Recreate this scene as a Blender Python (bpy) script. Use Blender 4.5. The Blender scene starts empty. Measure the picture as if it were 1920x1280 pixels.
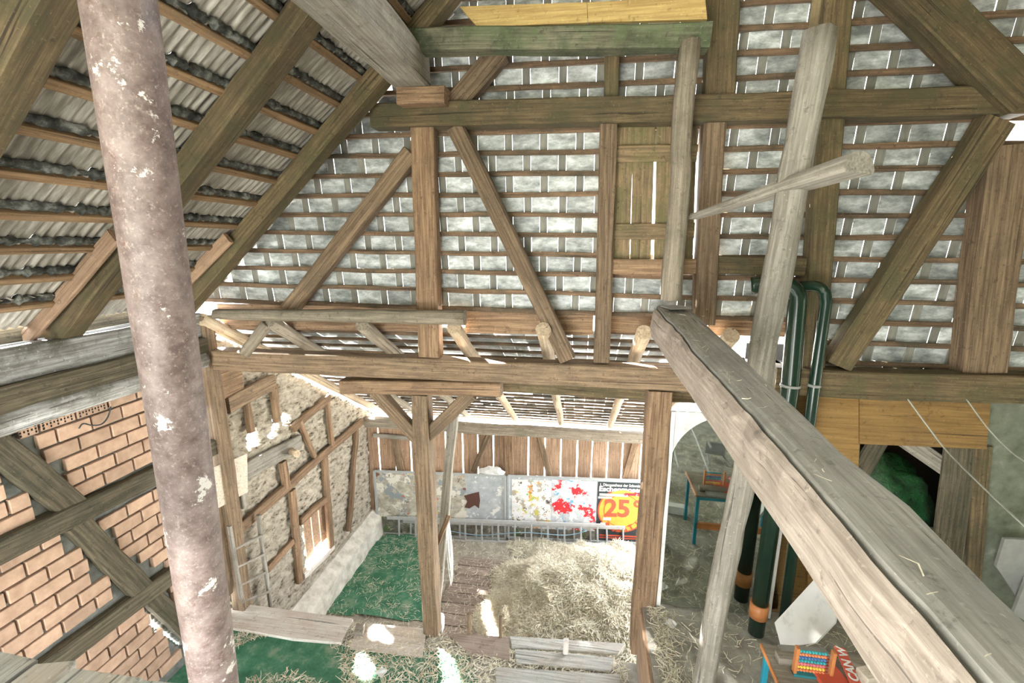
import bpy, bmesh, math, random
from mathutils import Vector, Matrix, noise
R = math.radians
random.seed(7)
scene = bpy.context.scene
COL = scene.collection

# ------------------------------------------------------------------ camera
F = 850.0; PITCH = R(12.1); YAW = R(9.2); CAM = Vector((0, 0, 6.2))
FW = Vector((-math.sin(YAW)*math.cos(PITCH), math.cos(YAW)*math.cos(PITCH), -math.sin(PITCH)))
RT = Vector((math.cos(YAW), math.sin(YAW), 0)); UP = RT.cross(FW)
cd = bpy.data.cameras.new('camera'); cam = bpy.data.objects.new('camera', cd); COL.objects.link(cam)
cd.sensor_width = 36; cd.lens = 36*F/1920; cd.clip_start = .05; cd.clip_end = 500
M = Matrix((RT, UP, -FW)).transposed().to_4x4(); M.translation = CAM
cam.matrix_world = M
scene.camera = cam

# ------------------------------------------------------------------ world, sun, exposure
w = bpy.data.worlds.new('sky'); scene.world = w; w.use_nodes = True
bg = w.node_tree.nodes['Background']
bg.inputs[0].default_value = (0.92, 0.96, 1.0, 1); bg.inputs[1].default_value = 1.3
sd = bpy.data.lights.new('sun', 'SUN'); sun = bpy.data.objects.new('sun', sd); COL.objects.link(sun)
sd.energy = 14.0; sd.angle = R(1.5); sd.color = (1, .97, .92)
SUN = Vector((2.0, -1.15, -1.95)).normalized()
sun.rotation_euler = SUN.to_track_quat('-Z', 'Y').to_euler(); sun.location = (-12, 10, 14)
scene.view_settings.view_transform = 'Standard'; scene.view_settings.look = 'None'
scene.view_settings.gamma = 1; scene.view_settings.use_curve_mapping = False
scene.view_settings.exposure = 3.45

# ------------------------------------------------------------------ points seen through the lens, put at a known plane
def ray(u, v): return FW + RT*((u-960)/F) + UP*((640-v)/F)
def P(u, v, X=None, Y=None, Z=None):
    d = ray(u, v)
    t = (X-CAM.x)/d.x if X is not None else (Y-CAM.y)/d.y if Y is not None else (Z-CAM.z)/d.z
    return CAM + d*t
BK = 8.62
def yb(x): return BK + .085*(x+1.37)                       # the slightly skewed back wall
def PB(u, v, off=0):
    d = ray(u, v); t = (BK+off+.085*1.37)/(d.y-.085*d.x)
    return CAM + d*t

# ------------------------------------------------------------------ materials
def nt(name):
    m = bpy.data.materials.new(name); m.use_nodes = True
    t = m.node_tree; b = t.nodes['Principled BSDF']
    return m, t, b
def N(t, kind, **kw):
    n = t.nodes.new(kind)
    for k, v in kw.items():
        if k.startswith('i_'):
            key = k[2:]; n.inputs[int(key) if key.isdigit() else key.replace('_', ' ')].default_value = v
        else: setattr(n, k, v)
    return n
def ramp(t, stops):
    r = t.nodes.new('ShaderNodeValToRGB'); e = r.color_ramp.elements
    while len(e) < len(stops): e.new(.5)
    for q, (p, c) in zip(e, stops): q.position = p; q.color = (*c, 1) if len(c) == 3 else c
    return r
def mixc(t, fac, a, b, mode='MIX'):
    m = t.nodes.new('ShaderNodeMix'); m.data_type = 'RGBA'; m.blend_type = mode
    for s, v in ((m.inputs[0], fac), (m.inputs[6], a), (m.inputs[7], b)):
        if hasattr(v, 'is_linked'): t.links.new(v, s)
        elif isinstance(v, (int, float)): s.default_value = v
        else: s.default_value = (*v, 1)
    return m.outputs[2]
def coords(t, scale=(1, 1, 1)):
    tc = N(t, 'ShaderNodeTexCoord'); oi = N(t, 'ShaderNodeObjectInfo')
    mu = N(t, 'ShaderNodeVectorMath', operation='SCALE'); mu.inputs[0].default_value = (37, 53, 71)
    t.links.new(oi.outputs['Random'], mu.inputs['Scale'])
    ad = N(t, 'ShaderNodeVectorMath', operation='ADD')
    t.links.new(tc.outputs['Object'], ad.inputs[0]); t.links.new(mu.outputs[0], ad.inputs[1])
    mp = N(t, 'ShaderNodeMapping'); mp.inputs['Scale'].default_value = scale
    t.links.new(ad.outputs[0], mp.inputs[0])
    return mp.outputs[0], ad.outputs[0], oi.outputs['Random']
def noi(t, vec, scale, detail=4, rough=.55):
    n = N(t, 'ShaderNodeTexNoise'); n.inputs['Scale'].default_value = scale
    n.inputs['Detail'].default_value = detail; n.inputs['Roughness'].default_value = rough
    t.links.new(vec, n.inputs['Vector']); return n.outputs['Fac']
def finish(t, b, col, h=None, bump=.3, dist=.01, rough=.85):
    t.links.new(col, b.inputs['Base Color']); b.inputs['Roughness'].default_value = rough
    if h is not None:
        bp = N(t, 'ShaderNodeBump'); bp.inputs['Strength'].default_value = bump; bp.inputs['Distance'].default_value = dist
        t.links.new(h, bp.inputs['Height']); t.links.new(bp.outputs[0], b.inputs['Normal'])
def vary(t, col, rnd, lo=.82, hi=1.15):
    mr = N(t, 'ShaderNodeMapRange'); mr.inputs[3].default_value = lo; mr.inputs[4].default_value = hi
    t.links.new(rnd, mr.inputs[0])
    hs = N(t, 'ShaderNodeHueSaturation'); t.links.new(mr.outputs[0], hs.inputs['Value']); t.links.new(col, hs.inputs['Color'])
    return hs.outputs[0]
def wood(name, dark, light, stain=(.10, .075, .05), green_cast=None, amt=.5, rough=.82, bump=.6, cast_amt=.85):
    m, t, b = nt(name)
    g, o, rnd = coords(t, (1.0, 26, 26))
    n1 = noi(t, g, 1.7, 8, .68)
    c = ramp(t, [(.28, tuple(x*.72 for x in dark)), (.42, dark), (.66, light)]); t.links.new(n1, c.inputs[0])
    n2 = noi(t, o, 2.6, 7, .66)
    r2 = ramp(t, [(.46, (0, 0, 0)), (.66, (1, 1, 1))]); t.links.new(n2, r2.inputs[0])
    f = N(t, 'ShaderNodeMath', operation='MULTIPLY'); f.inputs[1].default_value = amt; t.links.new(r2.outputs[0], f.inputs[0])
    col = mixc(t, f.outputs[0], c.outputs[0], stain)
    if green_cast:  # green cast of the dark areas, painted in as random patches
        n4 = noi(t, o, 3.6, 8, .72); r4 = ramp(t, [(.45, (0, 0, 0)), (.63, (cast_amt,)*3)]); t.links.new(n4, r4.inputs[0])
        col = mixc(t, r4.outputs[0], col, green_cast)
    n3 = noi(t, o, 15, 7, .78)                                  # knots, worm holes and grime
    r3 = ramp(t, [(.565, (0, 0, 0)), (.67, (.75, .75, .75))]); t.links.new(n3, r3.inputs[0])
    col = mixc(t, r3.outputs[0], col, tuple(x*.42 for x in dark))
    mp = N(t, 'ShaderNodeMapping'); mp.inputs['Scale'].default_value = (.55, 34, 34); t.links.new(o, mp.inputs[0])
    n5 = noi(t, mp.outputs[0], 1.0, 3, .5)                      # drying cracks along the grain
    r5 = ramp(t, [(.655, (0, 0, 0)), (.69, (.85, .85, .85))]); t.links.new(n5, r5.inputs[0])
    col = mixc(t, r5.outputs[0], col, tuple(x*.35 for x in dark))
    n6 = noi(t, o, 48, 3, .6); r6 = ramp(t, [(.62, (0, 0, 0)), (.72, (.45, .45, .45))]); t.links.new(n6, r6.inputs[0])
    col = mixc(t, r6.outputs[0], col, tuple(min(1, x*1.35) for x in light))
    col = vary(t, col, rnd)
    h = N(t, 'ShaderNodeMath', operation='SUBTRACT'); t.links.new(n1, h.inputs[0]); t.links.new(r5.outputs[0], h.inputs[1])
    finish(t, b, col, h.outputs[0], bump, .007, rough)
    return m
def mottled(name, stops, scale=4, detail=6, rough=.9, bump=.3, dist=.01, stretch=(1, 1, 1), lo=.85, hi=1.12, nrough=.62, metallic=0):
    m, t, b = nt(name)
    g, o, rnd = coords(t, stretch)
    n1 = noi(t, g, scale, detail, nrough)
    c = ramp(t, stops); t.links.new(n1, c.inputs[0])
    finish(t, b, vary(t, c.outputs[0], rnd, lo, hi), n1, bump, dist, rough)
    b.inputs['Metallic'].default_value = metallic
    return m
def plain(name, c, rough=.6, metallic=0):
    m, t, b = nt(name)
    g, o, rnd = coords(t)
    n1 = noi(t, o, 14, 4, .6)
    r1 = ramp(t, [(.3, tuple(x*.82 for x in c)), (.7, c)]); t.links.new(n1, r1.inputs[0])
    finish(t, b, r1.outputs[0], None, rough=rough); b.inputs['Metallic'].default_value = metallic
    return m
M = {}
M['timber'] = wood('brown timber', (.13, .085, .05), (.31, .215, .135))
M['timber_warm'] = wood('warm brown timber', (.17, .10, .055), (.38, .25, .15), stain=(.12, .08, .05))
M['timber_olive'] = wood('olive brown timber', (.10, .07, .035), (.23, .165, .085), stain=(.05, .042, .022), green_cast=(.085, .078, .036))  # olive tint of the shaded roof timbers put into the colour
M['timber_green'] = wood('green cast timber', (.12, .115, .075), (.27, .26, .18), green_cast=(.12, .165, .075), stain=(.035, .045, .025), cast_amt=.75, amt=.95)  # green cast of deep shade painted into the wood colour
M['timber_dark'] = wood('dark old timber', (.06, .05, .03), (.16, .13, .085), stain=(.03, .035, .02))
M['timber_grey'] = wood('weathered grey timber', (.24, .215, .18), (.44, .40, .345), stain=(.17, .15, .12), amt=.6)
M['timber_pale'] = wood('pale grey pink timber', (.30, .245, .205), (.48, .405, .35), stain=(.25, .205, .17), amt=.7)
M['timber_dust'] = wood('dust covered grey timber', (.25, .24, .215), (.38, .365, .335), stain=(.19, .185, .17), amt=.7)
M['pine'] = wood('fresh pine board', (.42, .28, .10), (.62, .46, .19), stain=(.36, .22, .08), amt=.35)
M['lath'] = wood('brown roof lath', (.12, .075, .045), (.27, .17, .10), stain=(.05, .045, .03), amt=.8)
M['batten'] = wood('orange brown batten', (.22, .135, .07), (.40, .26, .145), stain=(.16, .11, .065))
M['board'] = wood('reddish brown board', (.30, .19, .12), (.52, .35, .235), stain=(.22, .14, .09))
M['hatch'] = wood('green cast hatch board', (.16, .11, .06), (.33, .23, .13), green_cast=(.13, .12, .05), stain=(.05, .05, .03))  # greenish cast of the dark gable mixed into the boards
M['plank_grey'] = wood('grey floor plank', (.30, .30, .28), (.52, .52, .49), stain=(.36, .27, .20), amt=.5)
M['plank_floor'] = wood('dusty pink brown floor plank', (.26, .20, .165), (.42, .34, .285), stain=(.22, .17, .13))
M['plank_white'] = wood('pale dusty plank', (.58, .53, .48), (.80, .76, .71), stain=(.50, .37, .29), amt=.5)
M['log'] = wood('grey brown log', (.20, .165, .125), (.38, .32, .25), stain=(.13, .12, .08), amt=.6)
M['log_pale'] = wood('pale peeled log', (.40, .30, .20), (.62, .50, .36), stain=(.3, .22, .15))
M['log_white'] = wood('whitewashed log', (.26, .25, .235), (.56, .57, .57), stain=(.09, .085, .06), amt=.95)
M['plywood'] = wood('orange brown plywood', (.24, .135, .04), (.38, .225, .075), stain=(.20, .12, .05), amt=.5)
M['brick'] = mottled('orange clay brick', [(.3, (.40, .26, .185)), (.5, (.50, .335, .24)), (.7, (.60, .41, .30))], 9, 7, .9, .3, .006, lo=.84, hi=1.1)
M['mortar'] = mottled('grey mortar', [(.3, (.13, .135, .125)), (.7, (.27, .28, .26))], 9, 6, .95, .6, .02)
M['black'] = plain('hole shade black', (.012, .01, .008), .9)  # stands for the shade inside brick holes and the wall opening
M['tile'] = mottled('grey clay tile', [(.36, (.19, .205, .20)), (.5, (.40, .42, .41)), (.64, (.70, .73, .73))], 5, 9, .34, .7, .015, (1, 1, 2.2), .72, 1.25, nrough=.7)
M['splint'] = mottled('grey wooden splint', [(.3, (.17, .165, .14)), (.7, (.27, .26, .225))], 6, 5, .85, .2, .004, (4, 4, 1))
M['sheet'] = mottled('taupe corrugated sheet', [(.34, (.19, .17, .14)), (.5, (.34, .31, .265)), (.66, (.54, .51, .46))], 3.2, 8, .34, .2, .004, (1.2, 12, 1.2), .85, 1.1)
M['bead'] = mottled('dark grey mortar bead', [(.40, (.03, .032, .028)), (.52, (.10, .105, .095)), (.64, (.30, .31, .29))], 11, 8, .9, .9, .03)
M['clay'] = mottled('rough straw clay', [(.35, (.09, .07, .05)), (.45, (.44, .38, .295)), (.62, (.68, .615, .505))], 8, 10, .95, 1.0, .04, (1, 1, 2.2), nrough=.7)
M['plaster'] = mottled('pale lime plaster', [(.3, (.42, .38, .32)), (.65, (.74, .70, .63))], 6, 8, .95, .5, .02)
M['plaster_green'] = mottled('dark green cast plaster', [(.3, (.085, .095, .065)), (.6, (.19, .205, .155)), (.75, (.32, .33, .27))], 5, 8, .95, .5, .02)  # greenish deep shade of the right side put into the plaster colour
M['carpet'] = mottled('green turf carpet', [(.36, (.03, .15, .08)), (.52, (.08, .25, .15)), (.64, (.27, .36, .26))], 4, 9, .95, .6, .01, nrough=.72)
M['earth'] = mottled('dusty earth', [(.3, (.25, .22, .18)), (.7, (.44, .40, .335))], 5, 8, .95, .5, .02)
M['concrete'] = mottled('straw dusted concrete', [(.3, (.17, .155, .13)), (.5, (.30, .285, .25)), (.72, (.44, .42, .375))], 6, 9, .95, .6, .02, nrough=.7)
M['alu'] = plain('dull aluminium', (.60, .61, .62), .45, .2)
M['zinc'] = plain('zinc frame', (.50, .53, .54), .5, .3)
M['white'] = mottled('dirty white lacquer', [(.25, (.55, .54, .52)), (.45, (.78, .77, .75)), (.8, (.84, .83, .81))], 7, 8, .5, .05, .002)
M['black_pipe'] = plain('green black plastic pipe', (.012, .035, .022), .22)
M['orange'] = plain('orange brown plastic', (.55, .21, .07), .45)
M['string'] = plain('white string', (.82, .82, .82), .8)
M['cable'] = plain('pale cable', (.50, .52, .46), .6)
M['grass'] = mottled('pale gravel and dry grass', [(.3, (.37, .37, .34)), (.7, (.51, .51, .48))], 2, 6, .95)
M['blue'] = plain('blue painted steel', (.02, .26, .36), .4)
M['table_top'] = wood('greyish table top', (.22, .19, .15), (.33, .29, .235))
M['red'] = plain('orange red print', (.60, .10, .05), .6)
M['paper'] = plain('white paper', (.80, .80, .78), .7)
M['yellow'] = plain('yellow print', (.80, .46, .07), .6)
M['ink'] = plain('blackish print', (.035, .045, .05), .6)
M['teal'] = plain('teal plastic', (.03, .25, .30), .4)
M['tarp'] = mottled('dark green tarpaulin', [(.4, (.003, .03, .008)), (.6, (.012, .085, .025))], 7, 6, .35, 1.0, .05)
M['ply_pale'] = wood('pale plywood sheet', (.62, .53, .42), (.78, .70, .60), stain=(.5, .42, .33), amt=.4)
M['plastic_grey'] = plain('grey plastic', (.33, .33, .31), .5)
M['web'] = plain('cobweb', (.7, .7, .7), .9)

def rust():
    m, t, b = nt('rusty pipe with flaking white paint')
    g, o, rnd = coords(t, (1, 1, 1))
    n1 = noi(t, o, 9, 8, .7); c = ramp(t, [(.36, (.12, .08, .072)), (.5, (.20, .147, .136)), (.64, (.285, .22, .207))]); t.links.new(n1, c.inputs[0])
    n2 = noi(t, o, 55, 6, .75); r2 = ramp(t, [(.54, (0, 0, 0)), (.68, (.7, .7, .7))]); t.links.new(n2, r2.inputs[0])
    sp = N(t, 'ShaderNodeSeparateXYZ'); tc = N(t, 'ShaderNodeTexCoord'); t.links.new(tc.outputs['Object'], sp.inputs[0])
    mr = N(t, 'ShaderNodeMapRange'); mr.inputs[1].default_value = 3.2; mr.inputs[2].default_value = .4; mr.inputs[3].default_value = .0; mr.inputs[4].default_value = .16
    t.links.new(sp.outputs['X'], mr.inputs[0])
    n3 = noi(t, o, 6.5, 9, .72); ad = N(t, 'ShaderNodeMath', operation='ADD'); t.links.new(n3, ad.inputs[0]); t.links.new(mr.outputs[0], ad.inputs[1])
    r3 = ramp(t, [(.605, (0, 0, 0)), (.63, (1, 1, 1))]); t.links.new(ad.outputs[0], r3.inputs[0])
    n6 = noi(t, o, 13, 9, .75); a6 = N(t, 'ShaderNodeMath', operation='ADD'); t.links.new(n6, a6.inputs[0]); t.links.new(mr.outputs[0], a6.inputs[1])
    r6 = ramp(t, [(.57, (0, 0, 0)), (.66, (.9, .9, .9))]); t.links.new(a6.outputs[0], r6.inputs[0])
    col = mixc(t, r6.outputs[0], c.outputs[0], (.13, .07, .055))
    col = mixc(t, r2.outputs[0], col, (.46, .38, .34))
    col = mixc(t, r3.outputs[0], col, (.74, .71, .67))
    finish(t, b, col, n1, .25, .006, .55)
    return m
M['rust'] = rust()
def scraps(name, base, cols, scale=5, thr=.56, seed=0):
    """a hoarding sheet with torn remains of posters: flat print"""
    m, t, b = nt(name); tc = N(t, 'ShaderNodeTexCoord'); col = None
    mp = N(t, 'ShaderNodeMapping'); mp.inputs['Location'].default_value = (seed*3.1, seed*1.7, seed*2.3); t.links.new(tc.outputs['Object'], mp.inputs[0])
    n0 = noi(t, mp.outputs[0], scale*1.3, 9, .7); c0 = ramp(t, [(.32, base[0]), (.5, base[1]), (.68, base[2])]); t.links.new(n0, c0.inputs[0]); col = c0.outputs[0]
    for k, (cc, th, sc) in enumerate(cols):
        m2 = N(t, 'ShaderNodeMapping'); m2.inputs['Location'].default_value = (k*7.3+seed, k*3.9, k*5.7); t.links.new(tc.outputs['Object'], m2.inputs[0])
        n = noi(t, m2.outputs[0], sc, 7, .66); r = ramp(t, [(th, (0, 0, 0)), (th+.012, (1, 1, 1))]); t.links.new(n, r.inputs[0])
        col = mixc(t, r.outputs[0], col, cc)
    finish(t, b, col, None, rough=.6)
    return m
M['scrap_a'] = scraps('board with paper remains', ((.30, .26, .20), (.50, .46, .38), (.72, .70, .64)), [((.30, .33, .35), .56, 2.2), ((.78, .75, .66), .55, 3.5), ((.20, .09, .06), .61, 3), ((.70, .13, .06), .63, 3.5), ((.02, .22, .50), .645, 4), ((.75, .50, .10), .635, 4.5)], 5, seed=1)
M['scrap_b'] = scraps('bare grey board with paper flecks', ((.36, .39, .42), (.46, .49, .52), (.60, .62, .64)), [((.78, .78, .76), .58, 3.2), ((.82, .82, .80), .61, 8)], 4, seed=2)
M['scrap_c'] = scraps('white torn poster', ((.70, .70, .68), (.82, .82, .82), (.86, .86, .86)), [((.45, .40, .32), .56, 3.5), ((.62, .55, .10), .60, 4.5), ((.08, .07, .06), .60, 6), ((.22, .52, .25), .615, 5), ((.80, .30, .05), .615, 6)], 5, seed=3)
M['scrap_d'] = scraps('grey and red torn poster', ((.42, .45, .48), (.55, .57, .60), (.66, .68, .70)), [((.78, .78, .78), .52, 4), ((.70, .03, .04), .54, 3.2), ((.80, .80, .80), .575, 8), ((.15, .42, .62), .61, 4)], 4, seed=4)
M['scrap_e'] = scraps('dark torn paper remains', ((.07, .065, .05), (.17, .16, .13), (.32, .31, .28)), [((.10, .16, .06), .57, 3), ((.45, .43, .38), .58, 6), ((.35, .10, .06), .62, 5), ((.03, .16, .30), .63, 5)], 5, seed=6)
def mirror_mat():
    m, t, b = nt('old dusty mirror glass')
    g, o, rnd = coords(t); n = noi(t, o, 5, 6, .6)
    c = ramp(t, [(.3, (.50, .55, .50)), (.7, (.62, .66, .61))]); t.links.new(n, c.inputs[0]); t.links.new(c.outputs[0], b.inputs['Base Color'])
    b.inputs['Metallic'].default_value = 1; b.inputs['Roughness'].default_value = .03
    return m
M['mirror'] = mirror_mat()

# ------------------------------------------------------------------ helpers
def obj(name, me, mat=None, parent=None, mw=None):
    if isinstance(me, bmesh.types.BMesh):
        bm = me; me = bpy.data.meshes.new(name); bmesh.ops.recalc_face_normals(bm, faces=bm.faces[:]); bm.to_mesh(me); bm.free()
    o = bpy.data.objects.new(name, me); COL.objects.link(o)
    if mat and not me.materials: me.materials.append(M[mat] if isinstance(mat, str) else mat)
    if mw is not None: o.matrix_world = mw
    if parent:
        o.parent = parent; o.matrix_parent_inverse = Matrix.Identity(4)
        o.matrix_basis = PINV[parent.name] @ (mw if mw is not None else Matrix.Identity(4))
    PINV[o.name] = (mw if mw is not None else Matrix.Identity(4)).inverted()
    return o
PINV = {}
def tag(o, label, cat, group=None, kind=None):
    o['label'] = label; o['category'] = cat
    if group: o['group'] = group
    if kind: o['kind'] = kind
    return o
def struct(o, label=None):
    o['kind'] = 'structure'
    if label: o['label'] = label
    return o
def empty(name, loc=(0, 0, 0)):
    o = bpy.data.objects.new(name, None); COL.objects.link(o); o.empty_display_size = .1
    o.location = loc; PINV[o.name] = Matrix.Translation(Vector(loc)).inverted()
    return o
def thing(name, label, cat, loc=(0, 0, 0), group=None): return tag(empty(name, loc), label, cat, group)
def frame(p0, p1, side):
    x = (Vector(p1)-Vector(p0)); L = x.length; x.normalize()
    z = Vector(side) - x*x.dot(Vector(side)); z.normalize(); y = z.cross(x)
    m = Matrix((x, y, z)).transposed().to_4x4(); m.translation = Vector(p0)
    return m, L
def timber_bm(L, w, d, jit=.006, ch=.012, taper=1.0, seg=None, ends=0):
    """squared timber along +X; w across Y, d across Z, hand-hewn wobble, chamfered edges"""
    bm = bmesh.new(); n = seg or max(2, int(L/.28)); rings = []
    ph = random.random()*100
    for i in range(n+1):
        f = i/n; s = 1+(taper-1)*f; a, b = w/2*s, d/2*s; c = min(ch, a*.6, b*.6)
        oy = jit*noise.noise(Vector((ph, f*L*1.3, 0)))*2; oz = jit*noise.noise(Vector((ph, f*L*1.3, 9)))*2
        ring = []
        for (yy, zz) in ((a, -b+c), (a, b-c), (a-c, b), (-a+c, b), (-a, b-c), (-a, -b+c), (-a+c, -b), (a-c, -b)):
            q = jit*noise.noise(Vector((ph+yy*9, f*L*2.1, zz*9)))
            ex = ends*noise.noise(Vector((yy*12, zz*12, ph))) if i in (0, n) else 0
            ring.append(bm.verts.new((f*L+ex, yy+oy+(q if yy > 0 else -q), zz+oz+(q if zz > 0 else -q))))
        rings.append(ring)
    for r0, r1 in zip(rings, rings[1:]):
        for k in range(8): bm.faces.new((r0[k], r0[(k+1) % 8], r1[(k+1) % 8], r1[k]))
    bm.faces.new(rings[0][::-1]); bm.faces.new(rings[-1])
    return bm
def timber(name, p0, p1, w, d, mat, label=None, cat=None, side=(0, 1, 0), parent=None, **kw):
    m, L = frame(p0, p1, side)
    o = obj(name, timber_bm(L, w, d, **kw), mat, parent, m)
    if label: tag(o, label, cat)
    return o
def log_bm(L, r0, r1, jit=.008, seg=None, sides=14, half=False):
    bm = bmesh.new(); n = seg or max(3, int(L/.2)); rings = []; ph = random.random()*100
    for i in range(n+1):
        f = i/n; r = r0+(r1-r0)*f
        oy = jit*1.6*noise.noise(Vector((ph, f*L*1.1, 3))); oz = jit*1.6*noise.noise(Vector((ph, f*L*1.1, 8)))
        ring = []
        for k in range(sides):
            a = 2*math.pi*k/sides
            q = r+jit*noise.noise(Vector((ph+math.cos(a)*1.5, f*L*3, math.sin(a)*1.5)))
            y, z = math.cos(a)*q, math.sin(a)*q
            if half and z < -.25*r: z = -.25*r
            ring.append(bm.verts.new((f*L, y+oy, z+oz)))
        rings.append(ring)
    for a, b in zip(rings, rings[1:]):
        for k in range(sides):
            fc = bm.faces.new((a[k], a[(k+1) % sides], b[(k+1) % sides], b[k])); fc.smooth = not half
    bm.faces.new(rings[0][::-1]); bm.faces.new(rings[-1])
    return bm
def log(name, p0, p1, r0, r1, mat, label=None, cat=None, side=(0, 0, 1), parent=None, **kw):
    m, L = frame(p0, p1, side)
    o = obj(name, log_bm(L, r0, r1, **kw), mat, parent, m)
    if label: tag(o, label, cat)
    return o
def box_bm(x0, x1, y0, y1, z0, z1, bm=None, ch=0):
    bm = bm or bmesh.new()
    vs = [bm.verts.new((x, y, z)) for x in (x0, x1) for y in (y0, y1) for z in (z0, z1)]
    for f in ((0, 1, 3, 2), (4, 6, 7, 5), (0, 4, 5, 1), (2, 3, 7, 6), (0, 2, 6, 4), (1, 5, 7, 3)): bm.faces.new([vs[i] for i in f])
    if ch: bmesh.ops.bevel(bm, geom=bm.edges[:], offset=ch, segments=1, affect='EDGES')
    return bm
def box(name, x0, x1, y0, y1, z0, z1, mat, parent=None, ch=0):
    c = Vector(((x0+x1)/2, (y0+y1)/2, (z0+z1)/2))
    return obj(name, box_bm(x0-c.x, x1-c.x, y0-c.y, y1-c.y, z0-c.z, z1-c.z, ch=ch), mat, parent, Matrix.Translation(c))
def prism(pts, off):
    """closed outline (3D points, planar) pushed along off"""
    bm = bmesh.new(); off = Vector(off)
    a = [bm.verts.new(Vector(p)) for p in pts]; b = [bm.verts.new(Vector(p)+off) for p in pts]
    bm.faces.new(a); bm.faces.new(b[::-1]); n = len(a)
    for i in range(n): bm.faces.new((a[i], b[i], b[(i+1) % n], a[(i+1) % n]))
    return bm
def tube_bm(pts, r, sides=8, bm=None, closed=False):
    bm = bm or bmesh.new(); pts = [Vector(p) for p in pts]; rings = []
    for i, p in enumerate(pts):
        d = (pts[min(i+1, len(pts)-1)]-pts[max(i-1, 0)]).normalized()
        s = Vector((0, 0, 1)) if abs(d.z) < .9 else Vector((1, 0, 0))
        u = d.cross(s).normalized(); v = d.cross(u); rr = r[i] if isinstance(r, (list, tuple)) else r
        rings.append([bm.verts.new(p+u*math.cos(2*math.pi*k/sides)*rr+v*math.sin(2*math.pi*k/sides)*rr) for k in range(sides)])
    for a, b in zip(rings, rings[1:]):
        for k in range(sides): bm.faces.new((a[k], a[(k+1) % sides], b[(k+1) % sides], b[k])).smooth = True
    bm.faces.new(rings[0][::-1]); bm.faces.new(rings[-1])
    return bm
def smooth(p, n=6):
    out = []
    for i in range(len(p)-1):
        a, b, c, d = p[max(i-1, 0)], p[i], p[i+1], p[min(i+2, len(p)-1)]
        for k in range(n):
            t = k/n; out.append(.5*((2*b)+(c-a)*t+(2*a-5*b+4*c-d)*t*t+(3*b-a-3*c+d)*t**3))
    return out+[p[-1]]
def inpoly(x, y, poly):
    c = False; j = len(poly)-1
    for i in range(len(poly)):
        (xi, yi), (xj, yj) = poly[i], poly[j]
        if (yi > y) != (yj > y) and x < (xj-xi)*(y-yi)/(yj-yi)+xi: c = not c
        j = i
    return c
def straw_mesh(name, pts, lo=.05, hi=.16, wd=.004, flat=.35):
    """many single stalks: pts = (position, spread of tilt)"""
    verts, faces = [], []
    for p in pts:
        a = random.uniform(0, 2*math.pi); el = random.gauss(0, flat); L = random.uniform(lo, hi)
        d = Vector((math.cos(a)*math.cos(el), math.sin(a)*math.cos(el), abs(math.sin(el))))
        s = d.cross(Vector((random.gauss(0, .4), random.gauss(0, .4), 1))).normalized()*wd*random.uniform(.6, 1.4)
        b = Vector((random.gauss(0, .1), random.gauss(0, .1), random.uniform(-.02, .1)))*L
        p0 = Vector(p)-d*L*.5; p1 = Vector(p)+b; p2 = Vector(p)+d*L*.5; p0.z = max(p0.z, p[2]); i = len(verts)
        verts += [p0-s, p0+s, p1+s, p1-s, p2+s*.6, p2-s*.6]; faces += [(i, i+1, i+2, i+3), (i+3, i+2, i+4, i+5)]
    me = bpy.data.meshes.new(name); me.from_pydata(verts, [], faces); return me

# ================================================================== THE SETTING
ground = box('ground', -40, 40, -40, 60, -.6, -.35, 'grass'); struct(ground, 'bright ground outside seen through the gaps')
floor = box('floor', -4.45, 2.4, 4.66, 9.1, -.12, 0, 'earth'); struct(floor, 'dusty lower floor of the hay bay')
upfloor = empty('floor_upper'); struct(upfloor, 'straw strewn upper floor in front of the hay bay')
box('floor_slab', -4.45, .72, -2.4, 4.5, 1.3, 1.48, 'concrete', upfloor)
plat = empty('floor_platform'); struct(plat, 'raised dusty platform floor on the right')
box('floor_slab', .74, 6.6, -2.4, 4.62, 2.1, 2.28, 'concrete', plat)
sb = timber('side_board', (.735, 4.46, 2.02), (.70, 2.2, 2.02), .05, .50, 'board', side=(0, 0, 1), parent=plat, jit=.008)
sb = timber('side_board', (.735, 4.46, 1.63), (.70, 2.2, 1.63), .04, .27, 'plank_floor', side=(0, 0, 1), parent=plat, jit=.008)
# face of the drop between the two floors
box('retaining_face', -4.45, .72, 4.42, 4.5, 0, 1.3, 'mortar', upfloor)

# ---- left roof slope: corrugated sheets on battens
TH = math.atan(.9); CS, SN = math.cos(TH), math.sin(TH)
def roof(s, y, h=0):                                         # s along the slope from the eave, h above the rafter undersides
    return Vector((-4.3+s*CS-h*SN, y, 5.42+s*SN+h*CS))
ceil_l = empty('ceiling_left'); struct(ceil_l, 'left roof slope of taupe corrugated sheets on orange battens')
bat_s = [.30+.318*i for i in range(17)]
def batten_bm(L): return timber_bm(L, .055, .04, jit=.004, ch=.004)
for i, s in enumerate(bat_s):
    timber('batten', roof(s, -1.6, .165), roof(s, 4.62, .165), .06, .045, 'batten', side=(-SN, 0, CS), parent=ceil_l, jit=.004, ch=.004, seg=14)
def sheet_me(Lu, Ly, pitch=.066, amp=.011):
    n = int(Ly/pitch*8); bm = bmesh.new(); rows = []
    for j in range(4):
        rows.append([bm.verts.new((Lu*j/3, Ly*k/n, amp*math.sin(2*math.pi*k/8))) for k in range(n+1)])
    for a, b in zip(rows, rows[1:]):
        for k in range(n): bm.faces.new((a[k], a[k+1], b[k+1], b[k])).smooth = True
    me = bpy.data.meshes.new('sheet'); bm.to_mesh(me); bm.free(); me.materials.append(M['sheet']); return me
SH = sheet_me(.44, 1.58)
edges = [-1.45, .10, 1.65, 3.2]
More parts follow.
